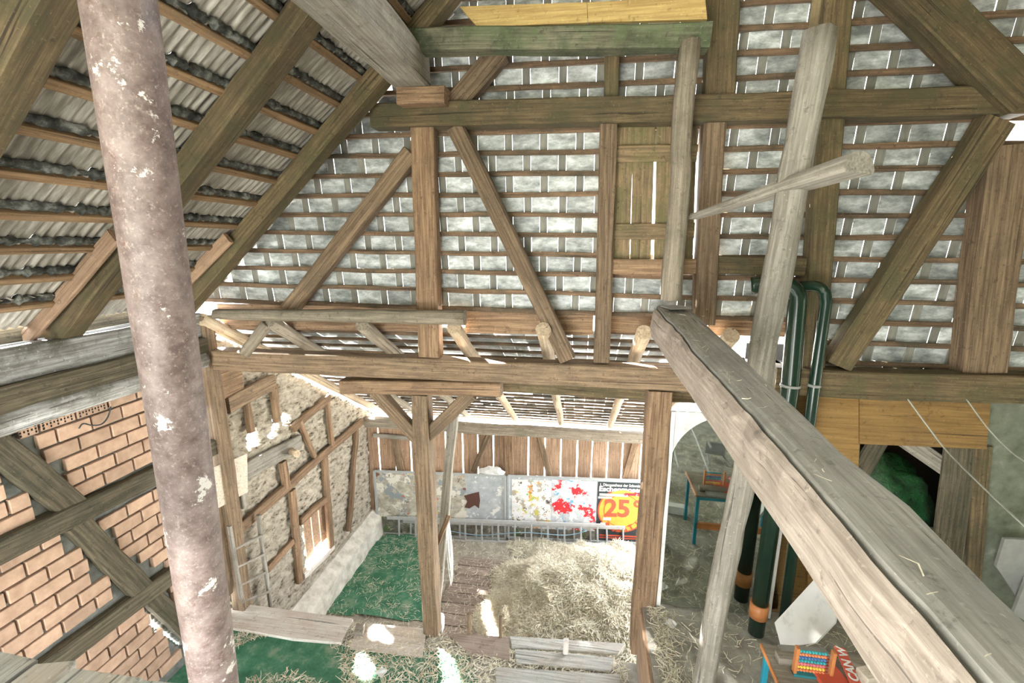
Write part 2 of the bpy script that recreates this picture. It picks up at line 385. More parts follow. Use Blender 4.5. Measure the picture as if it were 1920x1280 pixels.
for i in range(-1, len(bat_s)):
    s = bat_s[i] if i >= 0 else .02
    for y0 in edges:
        t = TH-.085; dy = random.uniform(-.012, .012); lift = .012*(i % 2)
        o_ = roof(s-.07, y0+dy, .215+(.006 if y0 in edges[::2] else 0))
        if y0 == 3.2 and i in (4, 5, 6): o_ = roof(s-.05, y0-.03, .235)
        xx = Vector((math.cos(t), 0, math.sin(t))); yy = Vector((0, 1, 0)); zz = xx.cross(yy)
        mm = Matrix((xx, yy, zz)).transposed().to_4x4(); mm.translation = o_
        obj('corrugated_sheet', SH, None, ceil_l, mm)
def bead_me(L):
    bm = bmesh.new(); n = int(L/.03); rings = []
    for i in range(n+1):
        y = L*i/n; r = .027+.022*noise.noise(Vector((y*11, 1, 0)))+.018*noise.noise(Vector((y*27, 4, 0)))
        rings.append([bm.verts.new((.012*noise.noise(Vector((y*7, 2, k)))+math.cos(a)*r*1.2, y, math.sin(a)*r)) for k, a in enumerate([k*math.pi/3 for k in range(6)])])
    for a, b in zip(rings, rings[1:]):
        for k in range(6): bm.faces.new((a[k], a[(k+1) % 6], b[(k+1) % 6], b[k])).smooth = True
    me = bpy.data.meshes.new('bead'); bm.to_mesh(me); bm.free(); me.materials.append(M['bead']); return me
BD = bead_me(5.9)
for i, s in enumerate(bat_s):
    xx = Vector((CS, 0, SN)); yy = Vector((0, 1, 0)); mm = Matrix((xx, yy, xx.cross(yy))).transposed().to_4x4()
    mm.translation = roof(s+.055, -1.4-.07*(i % 3), .19); obj('mortar_bead', BD, None, ceil_l, mm)
timber('eave_blocker', (-4.56, -1.6, 5.46), (-4.56, 4.5, 5.50), .03, .19, 'timber_dark', side=(0, 0, 1), parent=ceil_l, jit=.01)  # added board that cuts the bright light through the eave gap
# right slope, out of the picture, added to close the barn and block the sun
ceil_r = empty('ceiling_right'); struct(ceil_r, 'right roof slope above the barn')
obj('roof_plane', prism([(1.45, -2, 10.75), (1.45, 4.8, 10.75), (7.4, 4.8, 5.4), (7.4, -2, 5.4)], (0, 0, .06)), 'lath', ceil_r)
obj('ridge_plane', prism([roof(5.55, -1.6, .3), roof(5.55, 4.8, .3), Vector((1.5, 4.8, 10.78)), Vector((1.5, -1.6, 10.78))], (0, 0, .05)), 'lath', ceil_r)
wf = empty('wall_front'); struct(wf, 'unseen barn end wall behind the viewer, doorway sized for the fill light')  # unseen end wall added, doorway sized to tune the fill light
for q in ((-4.6, -3.7, -.4, 10.8), (-.2, 7.2, -.4, 10.8), (-3.7, -.2, 5.8, 10.8), (-3.7, -.2, -.4, 1.3)): box('wall_panel', q[0], q[1], -2.5, -2.35, q[2], q[3], 'plaster_green', wf)
box('side_wall', 6.7, 6.85, -2, 4.8, 0, 6.1, 'plaster_green', ceil_r)

# ---- left wall: brick infill between timbers
wl = empty('wall_left'); struct(wl, 'left timber framed wall with orange brick infill')
def gridwall(name, X, y0, y1, z0, z1f, step, holes, mat, parent, disp, thick=.1, zlow=None):
    bm = bmesh.new(); ny = int((y1-y0)/step); nz = int((max(z1f(y0), z1f(y1))-z0)/step); V = {}
    def vt(i, j):
        if (i, j) not in V:
            y, z = y0+(y1-y0)*i/ny, z0+step*j
            V[i, j] = bm.verts.new((X+disp(y, z), y, z))
        return V[i, j]
    for i in range(ny):
        for j in range(nz):
            yc, zc = y0+(y1-y0)*(i+.5)/ny, z0+step*(j+.5)
            if zc > z1f(yc) or any(inpoly(yc, zc, h) for h in holes): continue
            bm.faces.new((vt(i, j), vt(i+1, j), vt(i+1, j+1), vt(i, j+1))).smooth = True
    me = bpy.data.meshes.new(name); bm.to_mesh(me); bm.free()
    o = obj(name, me, mat, parent)
    md = o.modifiers.new('thick', 'SOLIDIFY'); md.thickness = thick; md.offset = -1
    return o
def YZ(u, v, X): p = P(u, v, X=X); return (p.y, p.z)
crack = [YZ(132, 1249, -4.4), YZ(262, 1151, -4.4), YZ(262, 1146, -4.4), YZ(132, 1244, -4.4)]
crack2 = [YZ(258, 1140, -4.4), YZ(272, 1145, -4.4), YZ(350, 1215, -4.4), YZ(346, 1219, -4.4), YZ(266, 1162, -4.4)]
gridwall('mortar_bed', -4.40, -1.7, 4.36, 1.48, lambda y: 4.95, .028, [crack, crack2], 'mortar', wl, lambda y, z: .012*noise.noise(Vector((y*9, z*9, 0))), .08)
XF = -4.385
# timbers of the wall: (y,z) outlines used to leave bricks out
wt = []
def wall_timber(name, a, b, w, mat, X=-4.36, d=.12, parent=None, **kw):
    pa, pb = P(*a, X=X+d/2), P(*b, X=X+d/2)
    pa.x = pb.x = X
    o = timber(name, pa, pb, w, d, mat, side=(1, 0, 0), parent=parent, jit=.010, **kw)
    return (pa, pb, w)
def ext(a, b, k): return (a[0]-(b[0]-a[0])*k, a[1]-(b[1]-a[1])*k)
r1a, r1b = (0, 1043), (300, 893)
wt.append(wall_timber('rail', (-420, 1240), (420, 832), .20, 'timber_dark', parent=wl))
wt.append(wall_timber('rail', (-60, 1372), (400, 1021), .19, 'timber_dark', parent=wl))
wt.append(wall_timber('brace', (-80, 766), (160, 968), .21, 'timber_dark', X=-4.375, parent=wl))
wt.append(wall_timber('brace', (148, 980), (276, 1112), .20, 'timber_dark', X=-4.375, parent=wl))
wt.append(wall_timber('brace', (284, 1114), (400, 1225), .17, 'timber_dark', X=-4.375, parent=wl))
def covered(y, z, m):
    for a, b, w in wt:
        d = Vector((b.y-a.y, b.z-a.z)); L = d.length; d /= L; q = Vector((y-a.y, z-a.z)); s = q.dot(d)
        if 0 < s < L and abs(q.x*d.y-q.y*d.x) < w/2+m: return True
    return False
def brick_me(L, H): 
    bm = box_bm(-.035, .035, -L/2, L/2, -H/2, H/2, ch=.004); me = bpy.data.meshes.new('brick'); bm.to_mesh(me); bm.free(); me.materials.append(M['brick']); return me
BL, BH, J = .258, .120, .019
BR = [brick_me(BL, BH), brick_me(BL*.985, BH*.97), brick_me(BL*.5, BH)]
row = 0; z = 4.755; kept = 0
while z > 1.6:
    off = (row % 2)*.5*(BL+J)+random.uniform(-.02, .02); y = 1.55+off
    while y < 4.2:
        if not covered(y, z, .015) and not (row == 0 and y < 2.6):
            for yy, me in ((y, BR[random.choice((0, 0, 1))]),):
                if covered(y-BL*.36, z, .0) or covered(y+BL*.36, z, .0):
                    s = -1 if covered(y+BL*.36, z, .0) else 1
                    yy = y+s*BL*.25; me = BR[2]
                    if covered(yy, z, .02): continue
                mm = Matrix.Translation((XF-.012+random.uniform(-.004, .004), yy, z+random.uniform(-.002, .002))) @ Matrix.Rotation(random.uniform(-.008, .008), 4, 'X')
                b = obj('brick', me, None, wl, mm); kept += 1
                if row == 0 and 2.6 < y < 3.35:
                    bm = bmesh.new()
                    for a in range(9):
                        for c in range(4):
                            if (a+c) % 2 == 0 or c % 2: box_bm(.0345, .0358, -.115+a*.026, -.115+a*.026+.012, -.048+c*.026, -.048+c*.026+.018, bm)
                    obj('hole_shade', bm, 'black', b, mm)  # black plates on the brick face paint the shade of its holes
        y += BL+J
    row += 1; z -= BH+J
# heavy plates and logs lying on the wall
def along(u0, v0, u1, v1, X, y0, y1):
    a, b = P(u0, v0, X=X), P(u1, v1, X=X)
    def at(y): return a+(b-a)*((y-a.y)/(b.y-a.y))
    return at(y0), at(y1)
a, b = along(0, 672, 250, 600, -4.38, -1.5, 4.45); a.z = min(a.z, 5.35); 
timber('wall_plate', (-4.42, -1.5, 5.26), (-4.42, 4.45, 5.30), .26, .27, 'log_white', 'whitish wall plate under the rafter feet along the left eave', 'beam', side=(0, 0, 1), jit=.012)
timber('wall_plate', (-4.34, -1.5, 5.03), (-4.34, 4.45, 5.07), .20, .21, 'timber_dark', 'dark squared plate directly below the whitish wall plate', 'beam', side=(0, 0, 1), jit=.01)
log('wall_log', (-4.30, -1.5, 4.86), (-4.30, 4.4, 4.90), .095, .10, 'log_white', 'round log with flaking whitewash resting on the brick wall', 'log', jit=.015)
timber('corner_post', (-4.33, 4.5, 1.48), (-4.33, 4.5, 5.4), .17, .17, 'timber', 'corner post beside the rusty pipe where brick and clay walls meet', 'post', jit=.008)

# ---- clay wall of the hay bay, left
XM = -4.42
def RZ(y): return 5.36-.644*(y-4.4)                            # centre line of the lean-to rafters
wc = empty('wall_annex_left'); struct(wc, 'rough straw clay wall with slim timbers left of the hay bay')
h1 = [(472, 798), (464, 832), (467, 850), (498, 831), (482, 800)]
h2 = [(518, 770), (502, 828), (525, 816), (524, 785)]
h3 = [(532, 763), (529, 790), (536, 801), (552, 788), (546, 776)]
holes = [[YZ(u, v, XM) for u, v in h] for h in (h1, h2, h3)]
win = [YZ(571, 973, XM), YZ(613, 934, XM), YZ(621, 1022, XM), YZ(574, 1072, XM)]
def claydisp(y, z): return .045*noise.noise(Vector((y*5+z*3, z*12-y*4, 0)))+.035*noise.noise(Vector((y*12+z*6, z*27-y*9, 5)))+.03*noise.noise(Vector((y*1.3, z*1.6, 9)))
gridwall('clay_infill', XM-.02, 4.42, 8.6, -.1, lambda y: RZ(y)-.02, .022, holes+[win], 'clay', wc, claydisp, .09)
def wtc(name, a, b, w, mat='timber_warm', X=XM+.045, d=.07, **kw): wall_timber(name, a, b, w, mat, X=X, d=d, parent=wc, **kw)
wtc('rail', (425, 1016), (680, 790), .15)
wtc('stud', (551, 918), (567, 1090), .13)
wtc('stud', (612, 856), (625, 1035), .14)
wtc('stud', (671, 805), (658, 995), .10)
wtc('brace', (505, 1068), (552, 1016), .10)
wtc('rail', (463, 886), (566, 828), .24, 'timber_grey')
wtc('rail', (430, 760), (517, 716), .22, 'timber')
wtc('rail', (553, 804), (620, 744), .13)
wtc('stud', (517, 722), (525, 790), .13)
wtc('stud', (468, 750), (474, 810), .10)
wtc('strut', (565, 790), (594, 856), .08)
wtc('stud', (617, 748), (625, 835), .09)
wtc('stud', (533, 865), (540, 915), .12)
wtc('stud', (455, 905), (462, 950), .10, 'timber_grey')
wtc('plank', (380, 735), (455, 705), .40, 'timber_warm', X=XM+.03)
wtc('stud', (404, 950), (428, 1120), .22, 'timber')
wtc('rail', (572, 1082), (627, 1026), .10, 'plank_white')
wtc('rail', (567, 980), (614, 936), .12)
# plinth ledge along the foot of the clay wall
pl = bmesh.new(); n = 40; prev = None
for i in range(n+1):
    y = 4.55+(8.55-4.55)*i/n; k = .03*noise.noise(Vector((y*2, 0, 0)))
    ring = [pl.verts.new(p) for p in ((-4.46, y, 0), (-4.20+k, y, 0), (-4.22+k, y, .40+k), (-4.40, y, .56+k), (-4.46, y, .56))]
    if prev:
        for q in range(4): pl.faces.new((prev[q], prev[q+1], ring[q+1], ring[q]))
    prev = ring
obj('plinth', pl, 'plaster', wc)
# shutter boards in the window
wy0, wy1 = win[0][0], win[1][0]
shutter = thing('window_shutter', 'reddish brown board shutter in the clay wall window', 'shutter', (XM, (wy0+wy1)/2, 1.0))
for k in range(3):
    a = wy0+(wy1-wy0)*(k+.06)/3; b = wy0+(wy1-wy0)*(k+.94)/3
    box('shutter_board', XM-.07, XM-.04, a, b, 1.02+.06*(k == 1), 2.05, 'board', shutter, .004)
# pale plywood sheet leaning on the clay wall
a = [P(u, v, X=-4.30) for u, v in ((394, 878), (462, 850), (463, 922), (403, 955))]
tag(obj('plywood_sheet', prism(a, (.012, 0, 0)), 'ply_pale'), 'pale plywood sheet fixed to the clay wall beside the rusty pipe', 'board')
log('pole_end', P(545, 845, X=-4.36), P(558, 852, X=-4.12), .05, .05, 'log_pale', 'short pale log end poking out of the clay wall', 'log')

# ---- back wall of the hay bay
wb = empty('wall_back'); struct(wb, 'back wall of upright reddish brown boards with bright gaps')
gaps = [-4.43]+[PB(680+g/3.43, 850).x for g in (105, 310, 535, 643, 740, 840, 1065, 1172, 1275, 1380, 1475, 1575, 1670, 1790)]
gaps += [gaps[-1]+.34*k for k in range(1, 4)]
gaps = sorted(set(gaps))
full = []
for a, b in zip(gaps, gaps[1:]):
    if b-a > .55: full += [(a, (a+b)/2, .014, .003), ((a+b)/2, b, .003, .014)]
    elif b-a > .1: full.append((a, b, .012, .012))
for a, b, g0, g1 in full:
    x0, x1 = a+g0, b-g1
    timber('wall_board', ((x0+x1)/2, yb((x0+x1)/2)+.02, 0), ((x0+x1)/2, yb((x0+x1)/2)+.02, 2.52), x1-x0, .024, 'board', side=(-.085, 1, 0), parent=wb, jit=.003, ch=.003)
def bwt(name, a, b, w, d, mat, off=-.08):
    timber(name, PB(*a, off), PB(*b, off), w, d, mat, side=(-.085, 1, 0), parent=wb, jit=.008)
bwt('eave_plate', (684, 790), (1230, 822), .20, .16, 'log', -.10)
bwt('stud', (954, 812), (957, 1000), .19, .09, 'timber_warm', -.04)
bwt('brace', (918, 812), (887, 884), .12, .06, 'timber', -.03)
bwt('brace', (1012, 818), (1030, 892), .12, .05, 'timber', -.03)
bwt('brace', (738, 815), (752, 884), .16, .06, 'timber', -.03)
bwt('brace', (1190, 830), (1172, 895), .14, .05, 'timber_warm', -.03)
bwt('stud', (695, 800), (700, 990), .10, .09, 'board', -.04)
bwt('rail', (700, 815), (775, 822), .09, .06, 'timber_grey', -.06)

# ---- lean-to roof over the hay bay
ca = empty('ceiling_annex'); struct(ca, 'low lean-to roof of the hay bay with round rafters and laths')
for x, mat in ((-4.28, 'log_pale'), (-3.42, 'log'), (-2.33, 'log'), (-1.33, 'log_pale'), (-.40, 'log_pale'), (.57, 'log_pale'), (1.36, 'log_pale')):
    log('rafter', (x, 4.43, RZ(4.43)+.03), (x, 8.78, RZ(8.78)+.08), .075, .06, mat, parent=ca, jit=.010)
sl = math.atan(.644)
def AR(y, h): return Vector((0, y+h*math.sin(sl), RZ(y)+.05+h*math.cos(sl)))
k = 0; y = 4.86
while y < 8.98:
    p = AR(y, .085); timber('lath', (-4.5, p.y, p.z), (1.45, p.y, p.z), .045, .028, 'lath', side=(0, math.sin(sl), math.cos(sl)), parent=ca, jit=.004, ch=.003, seg=10)  # laths and tiles cut short on the right to let sky light in
    x = -4.5
    # one course of tiles, with its slits
    bm = bmesh.new(); q0, q1 = AR(y-.13, .115), AR(y+.105, .135)
    while x < 1.4:
        wd = .175; g = random.choice((.002, .003, .004, .012)) ; dz = random.uniform(-.004, .008)
        vs = [(x, q0.y, q0.z+dz), (x+wd-g, q0.y, q0.z+dz), (x+wd-g, q1.y, q1.z+dz), (x, q1.y, q1.z+dz)]
        lo_ = [bm.verts.new(v) for v in vs]; hi_ = [bm.verts.new(Vector(v)+Vector((0, .006, .012))) for v in vs]
        bm.faces.new(lo_); bm.faces.new(hi_[::-1])
        for a in range(4): bm.faces.new((lo_[a], hi_[a], hi_[(a+1) % 4], lo_[(a+1) % 4]))
        x += wd
    if y < 8.80:
        o = obj('tile_course', bm, 'tile', ca); o['kind'] = 'stuff'
    else: bm.free()
    y += .205; k += 1

# ---- gable wall of tiles, laths and splints
GT = 4.72
def tilt(x): return -.011*x
wg = empty('wall_gable'); struct(wg, 'tile hung gable wall of grey tiles behind brown laths')
zk = [7.848+.195*k for k in range(5, -16, -1)]
def left_x(z): return -4.3+(z-5.42)/.9-.50
HX0, HX1 = .18, 1.02; HZ0, HZ1 = 5.98, 7.12
tiles, strips = [], []
for r, z in enumerate(zk):
    lo = left_x(z)
    if z < 5.45: lo = 1.95
    hi = 6.4
    segs = [(lo, HX0-.02), (HX1+.02, hi)] if HZ0 < z < HZ1 else [(lo, hi)]
    for a, b in segs:
        timber('lath', (a, 4.69, z+tilt(a)), (b, 4.69, z+tilt(b)), .048, .03, 'lath', side=(0, 1, 0), parent=wg, jit=.006, ch=.004, seg=max(3, int((b-a)/.3)))
    if r == len(zk)-1: continue
    off = .175*(r % 2)+random.uniform(-.015, .015); x = -4.6+off
    while x < 6.4:
        zc = z-.0975
        bad = x < left_x(zc)-.05 or (zc < 5.45 and x < 1.9) or (HZ0+.05 < zc < HZ1 and HX0-.03 < x+.135 < HX1-.04)
        if not bad:
            tiles.append((x+.135, zc+tilt(x))); strips.append((x+.3105, zc+tilt(x)))
        x += .35
def seen(x, z):
    q = Vector((x, GT, z))-CAM; d = q.dot(FW); u, v = 960+F*q.dot(RT)/d, 640-F*q.dot(UP)/d
    return -30 < u < 1950 and -30 < v < 760
hole_px = P(1903, 228, Y=GT)
tiles = [t for t in tiles if (Vector((t[0], GT, t[1]))-hole_px).length > .16]                 # a missing tile lets the daylight in
def tm(x, z, dy=0, tx=None): return Matrix.Translation((x, GT+dy, z)) @ Matrix.Rotation(R(7) if tx is None else tx, 4, 'X') @ Matrix.Rotation(random.uniform(-.006, .006), 4, 'Y')
def spread(lst, name, me, dy):
    key = lambda p: (not seen(*p), (Vector((p[0], GT, p[1]))-CAM).length)
    lst = sorted(lst, key=key)
    for p in lst[:300]: obj(name, me, None, wg, tm(*p, dy+random.uniform(-.003, .003)))
    bm = bmesh.new()
    for p in lst[300:]:
        n0 = len(bm.verts); bm.from_mesh(me); bm.verts.ensure_lookup_table()
        bmesh.ops.transform(bm, matrix=tm(*p, dy), verts=bm.verts[n0:])
    if len(lst) > 300:
        o = obj(name, bm, me.materials[0].name and None, wg); o.data.materials.append(me.materials[0]); o['kind'] = 'stuff'
def slab_me(name, W, H, T, mat):
    bm = box_bm(-W/2, W/2, -T/2, T/2, -H/2, H/2, ch=.002); me = bpy.data.meshes.new(name); bm.to_mesh(me); bm.free(); me.materials.append(M[mat]); return me
spread(tiles, 'tile', slab_me('tile', .2705, .226, .014, 'tile'), .02)
spread(strips, 'splint', slab_me('splint', .0755, .222, .008, 'splint'), .012)
# brown boards below the tiles
for (u0, u1, v) in ((405, 800, 606), (870, 1112, 612), (1146, 1225, 613), (1330, 1485, 615)):
    a, b = P(u0, v, Y=4.72), P(u1, v+4, Y=4.72)
    timber('apron_board', (a.x, 4.785, a.z+.075), (b.x, 4.785, b.z+.075), .31, .025, 'timber_warm', side=(0, 1, 0), parent=wg, jit=.004, ch=.003)

# ---- lower right wall beside and below the gable beam
wr = empty('wall_right'); struct(wr, 'greenish plaster and board wall on the right below the gable')
op = [P(u, v, Y=4.66) for u, v in ((1655, 826), (1600, 905), (1640, 1010), (1745, 1012), (1770, 890), (1772, 872), (1700, 828))]
cx = sum(p.x for p in op)/len(op); 
def quad(name, pts, mat, dy=.05, Y=4.62, parent=wr): return obj(name, prism([P(u, v, Y=Y) for u, v in pts], (0, dy, 0)), mat, parent)
quad('plaster_field', [(1845, 742), (2050, 750), (2050, 1350), (1790, 1350), (1765, 1010), (1780, 880), (1845, 862)], 'plaster_green', .1, 4.66)
quad('plaster_field', [(1560, 985), (1772, 1000), (1800, 1350), (1480, 1350)], 'plaster_green', .1, 4.66)
quad('plywood_panel', [(1455, 732), (1552, 734), (1500, 1350), (1430, 1350)], 'plywood', .03, 4.66)
quad('plywood_panel', [(1530, 736), (1618, 740), (1606, 935), (1545, 1150), (1512, 1150)], 'plywood', .05, 4.60)
quad('header_board', [(1612, 738), (1858, 748), (1850, 842), (1612, 832)], 'plywood', .05, 4.58)
box('plywood_panel', 1.06, 2.2, 4.66, 4.69, 2.28, 4.50, 'plywood', wr); box('plywood_panel', 1.72, 2.2, 4.66, 4.69, 4.50, 4.82, 'timber_dark' if False else 'plywood', wr)
def jamb(a, b, w, mat, Y): timber('jamb_plank', P(*a, Y=Y), P(*b, Y=Y), w, .05, mat, parent=wr, side=(0, 1, 0), jit=.008)
jamb((1648, 822), (1584, 940), .17, 'timber_dark', 4.64); jamb((1690, 820), (1790, 888), .16, 'timber_grey', 4.66)
jamb((1800, 836), (1768, 1110), .27, 'timber_dark', 4.63); jamb((1842, 836), (1822, 1110), .14, 'timber_olive', 4.62)
# room behind the opening, its shade put into black panels
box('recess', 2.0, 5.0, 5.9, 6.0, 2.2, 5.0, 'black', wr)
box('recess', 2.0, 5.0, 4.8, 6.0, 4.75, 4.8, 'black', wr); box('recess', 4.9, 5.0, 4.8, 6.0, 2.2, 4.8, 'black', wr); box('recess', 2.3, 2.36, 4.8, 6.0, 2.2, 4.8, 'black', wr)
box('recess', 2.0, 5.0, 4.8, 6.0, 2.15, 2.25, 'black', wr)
tb = bmesh.new(); bmesh.ops.create_icosphere(tb, subdivisions=4, radius=1)
for v in tb.verts: v.co = Vector((v.co.x*.62, v.co.y*.45, v.co.z*.75))*(1+.16*noise.noise(v.co*2.3)+.05*noise.noise(v.co*7))
for f_ in tb.faces: f_.smooth = True
tag(obj('tarpaulin_heap', tb, 'tarp', None, Matrix.Translation((3.25, 5.25, 3.2))), 'crumpled dark green tarpaulin heaped inside the opening in the right wall', 'tarpaulin')

# ================================================================== TIMBERS OF THE GABLE FRAME
def gt(name, a, b, w, d, mat, label, cat, Y=4.5, **kw):
    p0, p1 = P(*a, Y=Y), P(*b, Y=Y); off = Vector((0, d/2, 0))
    return timber(name, p0+off, p1+off, w, d, mat, label, cat, side=(0, 1, 0), **kw)
gt('tie_beam', (375, 675), (1345, 716), .235, .20, 'timber', 'long brown cross beam spanning the opening of the hay bay', 'beam', Y=4.47, jit=.008)
gt('tie_beam', (1455, 716), (1990, 736), .255, .22, 'timber_olive', 'brown cross beam below the tiles behind the black pipes', 'beam', Y=4.44, jit=.008)
gt('bolster_beam', (636, 726), (938, 731), .155, .18, 'timber_warm', 'short bolster beam pinned under the long cross beam', 'beam', Y=4.46)
gt('collar_beam', (693, 216), (1940, 184), .215, .20, 'timber_olive', 'upper cross beam running across the tile wall', 'beam', Y=4.44, jit=.008)
gt('bearing_block', (743, 178), (833, 176), .15, .26, 'timber_warm', 'squared wooden block carrying the end of the purlin', 'block', Y=4.30)
gt('post', (785, 742), (806, 1197), .185, .19, 'timber', 'hewn post with two knee braces at the edge of the hay bay', 'post', Y=4.46, jit=.012)
gt('post', (1240, 735), (1203, 1228), .235, .22, 'timber_warm', 'thick post between the hay heap and the mirror', 'post', Y=4.46, jit=.006)
gt('post', (790, 236), (803, 670), .235, .16, 'timber_warm', 'upright post in the tile wall above the bolster', 'post', jit=.006)
gt('post', (1142, 222), (1128, 680), .155, .16, 'timber', 'slim post along the left side of the hatch', 'post')
gt('post', (1342, 218), (1322, 610), .19, .18, 'timber', 'post along the right side of the hatch', 'post')
gt('post', (1360, -40), (1352, 178), .25, .16, 'timber_olive', 'split olive post rising above the upper cross beam', 'post')
gt('post', (1562, 214), (1527, 690), .19, .18, 'timber_olive', 'dark olive post behind the leaning pole', 'post')
gt('post', (1580, -40), (1562, 176), .20, .18, 'timber_olive', 'olive post stub above the upper cross beam behind the leaning pole', 'post')
gt('post', (1148, 84), (1146, 192), .13, .12, 'timber_olive', 'short narrow post between upper cross beam and green beam', 'post', Y=4.54)
gt('post', (1905, 270), (1848, 700), .34, .20, 'timber', 'broad brown post at the right edge of the tile wall', 'post')
gt('brace', (852, 236), (1064, 676), .165, .13, 'timber', 'long diagonal brace falling right from the upper cross beam', 'brace', Y=4.48)
gt('brace', (768, 285), (536, 582), .165, .14, 'timber', 'diagonal brace falling left from the upright post', 'brace', Y=4.5)
gt('brace', (936, 92), (852, 192), .20, .14, 'timber', 'short diagonal brace above the upper cross beam', 'brace', Y=4.5)
gt('brace', (1880, 222), (1576, 688), .23, .16, 'timber_olive', 'thick diagonal brace on the right in front of the tiles', 'brace', Y=4.46)
gt('strut', (1690, -60), (1935, 180), .30, .22, 'timber_olive', 'heavy slanting strut at the top right corner', 'strut', Y=4.36)
gt('knee_brace', (700, 735), (780, 824), .15, .12, 'timber', 'left knee brace between post and bolster', 'brace', Y=4.5)
gt('knee_brace', (882, 738), (794, 823), .15, .12, 'timber', 'right knee brace between post and bolster', 'brace', Y=4.5)
gt('rail', (1146, 500), (1325, 500), .145, .10, 'timber_warm', 'short rail under the hatch', 'rail', Y=4.54)
gt('rail', (1336, 497), (1512, 500), .17, .10, 'timber_olive', 'dark rail right of the hatch', 'rail', Y=4.54)
gt('green_beam', (752, 72), (1334, 64), .175, .17, 'timber_green', 'green tinted beam near the top of the gable', 'beam', Y=4.16, jit=.008)
m_ = P(862, 28, Y=4.2)
pb = thing('pine_board', 'fresh yellow pine board with a pointed end above the green beam', 'board', m_)
pts = [P(u, v, Y=4.2) for u, v in ((862, 12), (1100, 4), (1322, -6), (1326, 36), (1102, 42), (896, 51), (884, 38))]
obj('board_piece', prism([pts[0], pts[1], pts[4], pts[5], pts[6]], (0, .04, 0)), 'pine', pb)
obj('board_piece', prism([pts[1]+Vector((.004, 0, 0)), pts[2], pts[3], pts[4]+Vector((.004, 0, 0))], (0, .04, 0)), 'pine', pb)
# annex purlin behind the opening
timber('purlin', (-1.6, 4.86, 4.66), (1.2, 4.86, 4.62), .13, .16, 'timber_olive', 'olive purlin tucked behind the long cross beam', 'beam', side=(0, 1, 0), jit=.01)
# rafters of the left slope
def rafter(y, s0, s1, label, mat='timber_olive', w=.19, h=.16):
    return timber('rafter', roof(s0, y, h/2), roof(s1, y, h/2), w, h, mat, label, 'rafter', side=(-SN, 0, CS), jit=.008)
rafter(4.27, .02, 5.4, 'left slope rafter nearest the tile wall')
rafter(3.14, -.10, 5.4, 'middle left slope rafter crossing behind the rusty pipe')
rafter(1.92, .0, 5.4, 'left slope rafter nearest the upper left corner')
rafter(.45, .0, 5.4, 'left slope rafter out past the left edge')
def sprocket(y, label):
    a, b = roof(1.15, y, .10), Vector((-4.62, y, 5.38))
    timber('sprocket_board', a, b, .05, .12, 'board', label, 'board', side=(0, 0, 1), jit=.004)
sprocket(4.10, 'thin sprocket board beside the rafter next to the tile wall')
sprocket(2.98, 'thin sprocket board at the foot of the middle rafter')
# purlins and tie beams running towards the camera
timber('purlin', (-1.64, 4.42, 7.76), (-1.60, -1.6, 7.76), .32, .30, 'timber_grey', 'big grey purlin coming forward under the rafters at the top', 'beam', side=(0, 0, 1), jit=.012)
# round pole purlin and struts in front of the gable
log('pole_purlin', P(404, 589, Y=4.36), P(872, 596, Y=4.36), .058, .078, 'log', 'round grey pole lying across above the long cross beam', 'log', jit=.01)
log('strut_log', P(502, 606, Y=4.44), P(458, 660, Y=4.42), .065, .062, 'log', 'short round strut standing on the left end of the cross beam', 'log')

# ---- the huge tie beam at lower right: waney edge, deep drying crack
def big_beam():
    bm = bmesh.new(); n = 70; rings = []
    for i in range(n+1):
        f = i/n; y = 4.46-f*5.4; g = y-4.46; zt = 5.625+.04*g
        k = lambda a, s=1.6: noise.noise(Vector((y*s, a, 0)))
        xr = .975+.027*g+.014*k(2)+.03*max(0, 1-abs(y-1.3)/.3)
        xc = .67-.01*g+.02*k(4)+.012*k(5, 5)                 # line of the drying crack
        xb, zb = .635-.025*g+.012*k(1), 5.31+.045*g+.012*k(3)
        prof = [(xb+.03, zb-.01), (xb, zb+.03), (xb-.006+.010*k(6, 4), zb+.12), (xc-.03+.012*k(8, 5), zt-.10+.01*k(7, 4)), (xc-.022+.01*k(8, 6), zt-.05),
                (xc-.006, zt-.022), (xc+.004, zt-.07), (xc+.006, zt-.004), (xc+.03, zt+.008), (xr-.05, zt), (xr-.010, zt-.010), (xr, zt-.03), (xr-.015+.01*k(9, 4), zb+.05), (xr-.045, zb-.01)]
        rings.append([bm.verts.new((a, y, b)) for a, b in prof])
    m = len(rings[0])
    for a, b in zip(rings, rings[1:]):
        for q in range(m):
            fc = bm.faces.new((a[q], a[(q+1) % m], b[(q+1) % m], b[q]))
            if q in (6, 7, 8, 9, 10): fc.material_index = 1
    bm.faces.new(rings[0]); bm.faces.new(rings[-1][::-1])
    mm = Matrix.Translation((.8, 4.46, 5.5)) @ Matrix.Rotation(-math.pi/2, 4, 'Z')
    bmesh.ops.transform(bm, matrix=mm.inverted(), verts=bm.verts[:])
    o = obj('tie_beam', bm, 'timber_pale', None, mm); o.data.materials.append(M['timber_dust']); return o
tag(big_beam(), 'huge dusty tie beam with a long crack running toward the lower right corner', 'beam')
log('post_log', P(1257, 562, Y=4.2), P(1292, 78, Y=4.2), .088, .08, 'log', 'knotty round post standing on the end of the huge beam', 'post', jit=.02)
pole = log('leaning_pole', (1.065, 3.3, 2.28), (1.335, 3.3, 7.45), .082, .092, 'timber_grey', 'tall leaning pole passing behind the huge beam', 'pole', jit=.02)
timber('lath_stick', (1.34, 3.42, 7.2), (1.37, 3.42, 8.9), .06, .04, 'hatch', 'thin stick fixed to the top of the leaning pole', 'stick')
log('cross_log', (1.44, 2.86, 6.60), (.90, 4.28, 6.42), .098, .04, 'log_white' if False else 'timber_grey', 'split half log with a sawn end lashed across the leaning pole', 'log', half=True, side=(0, .15, 1), jit=.008)
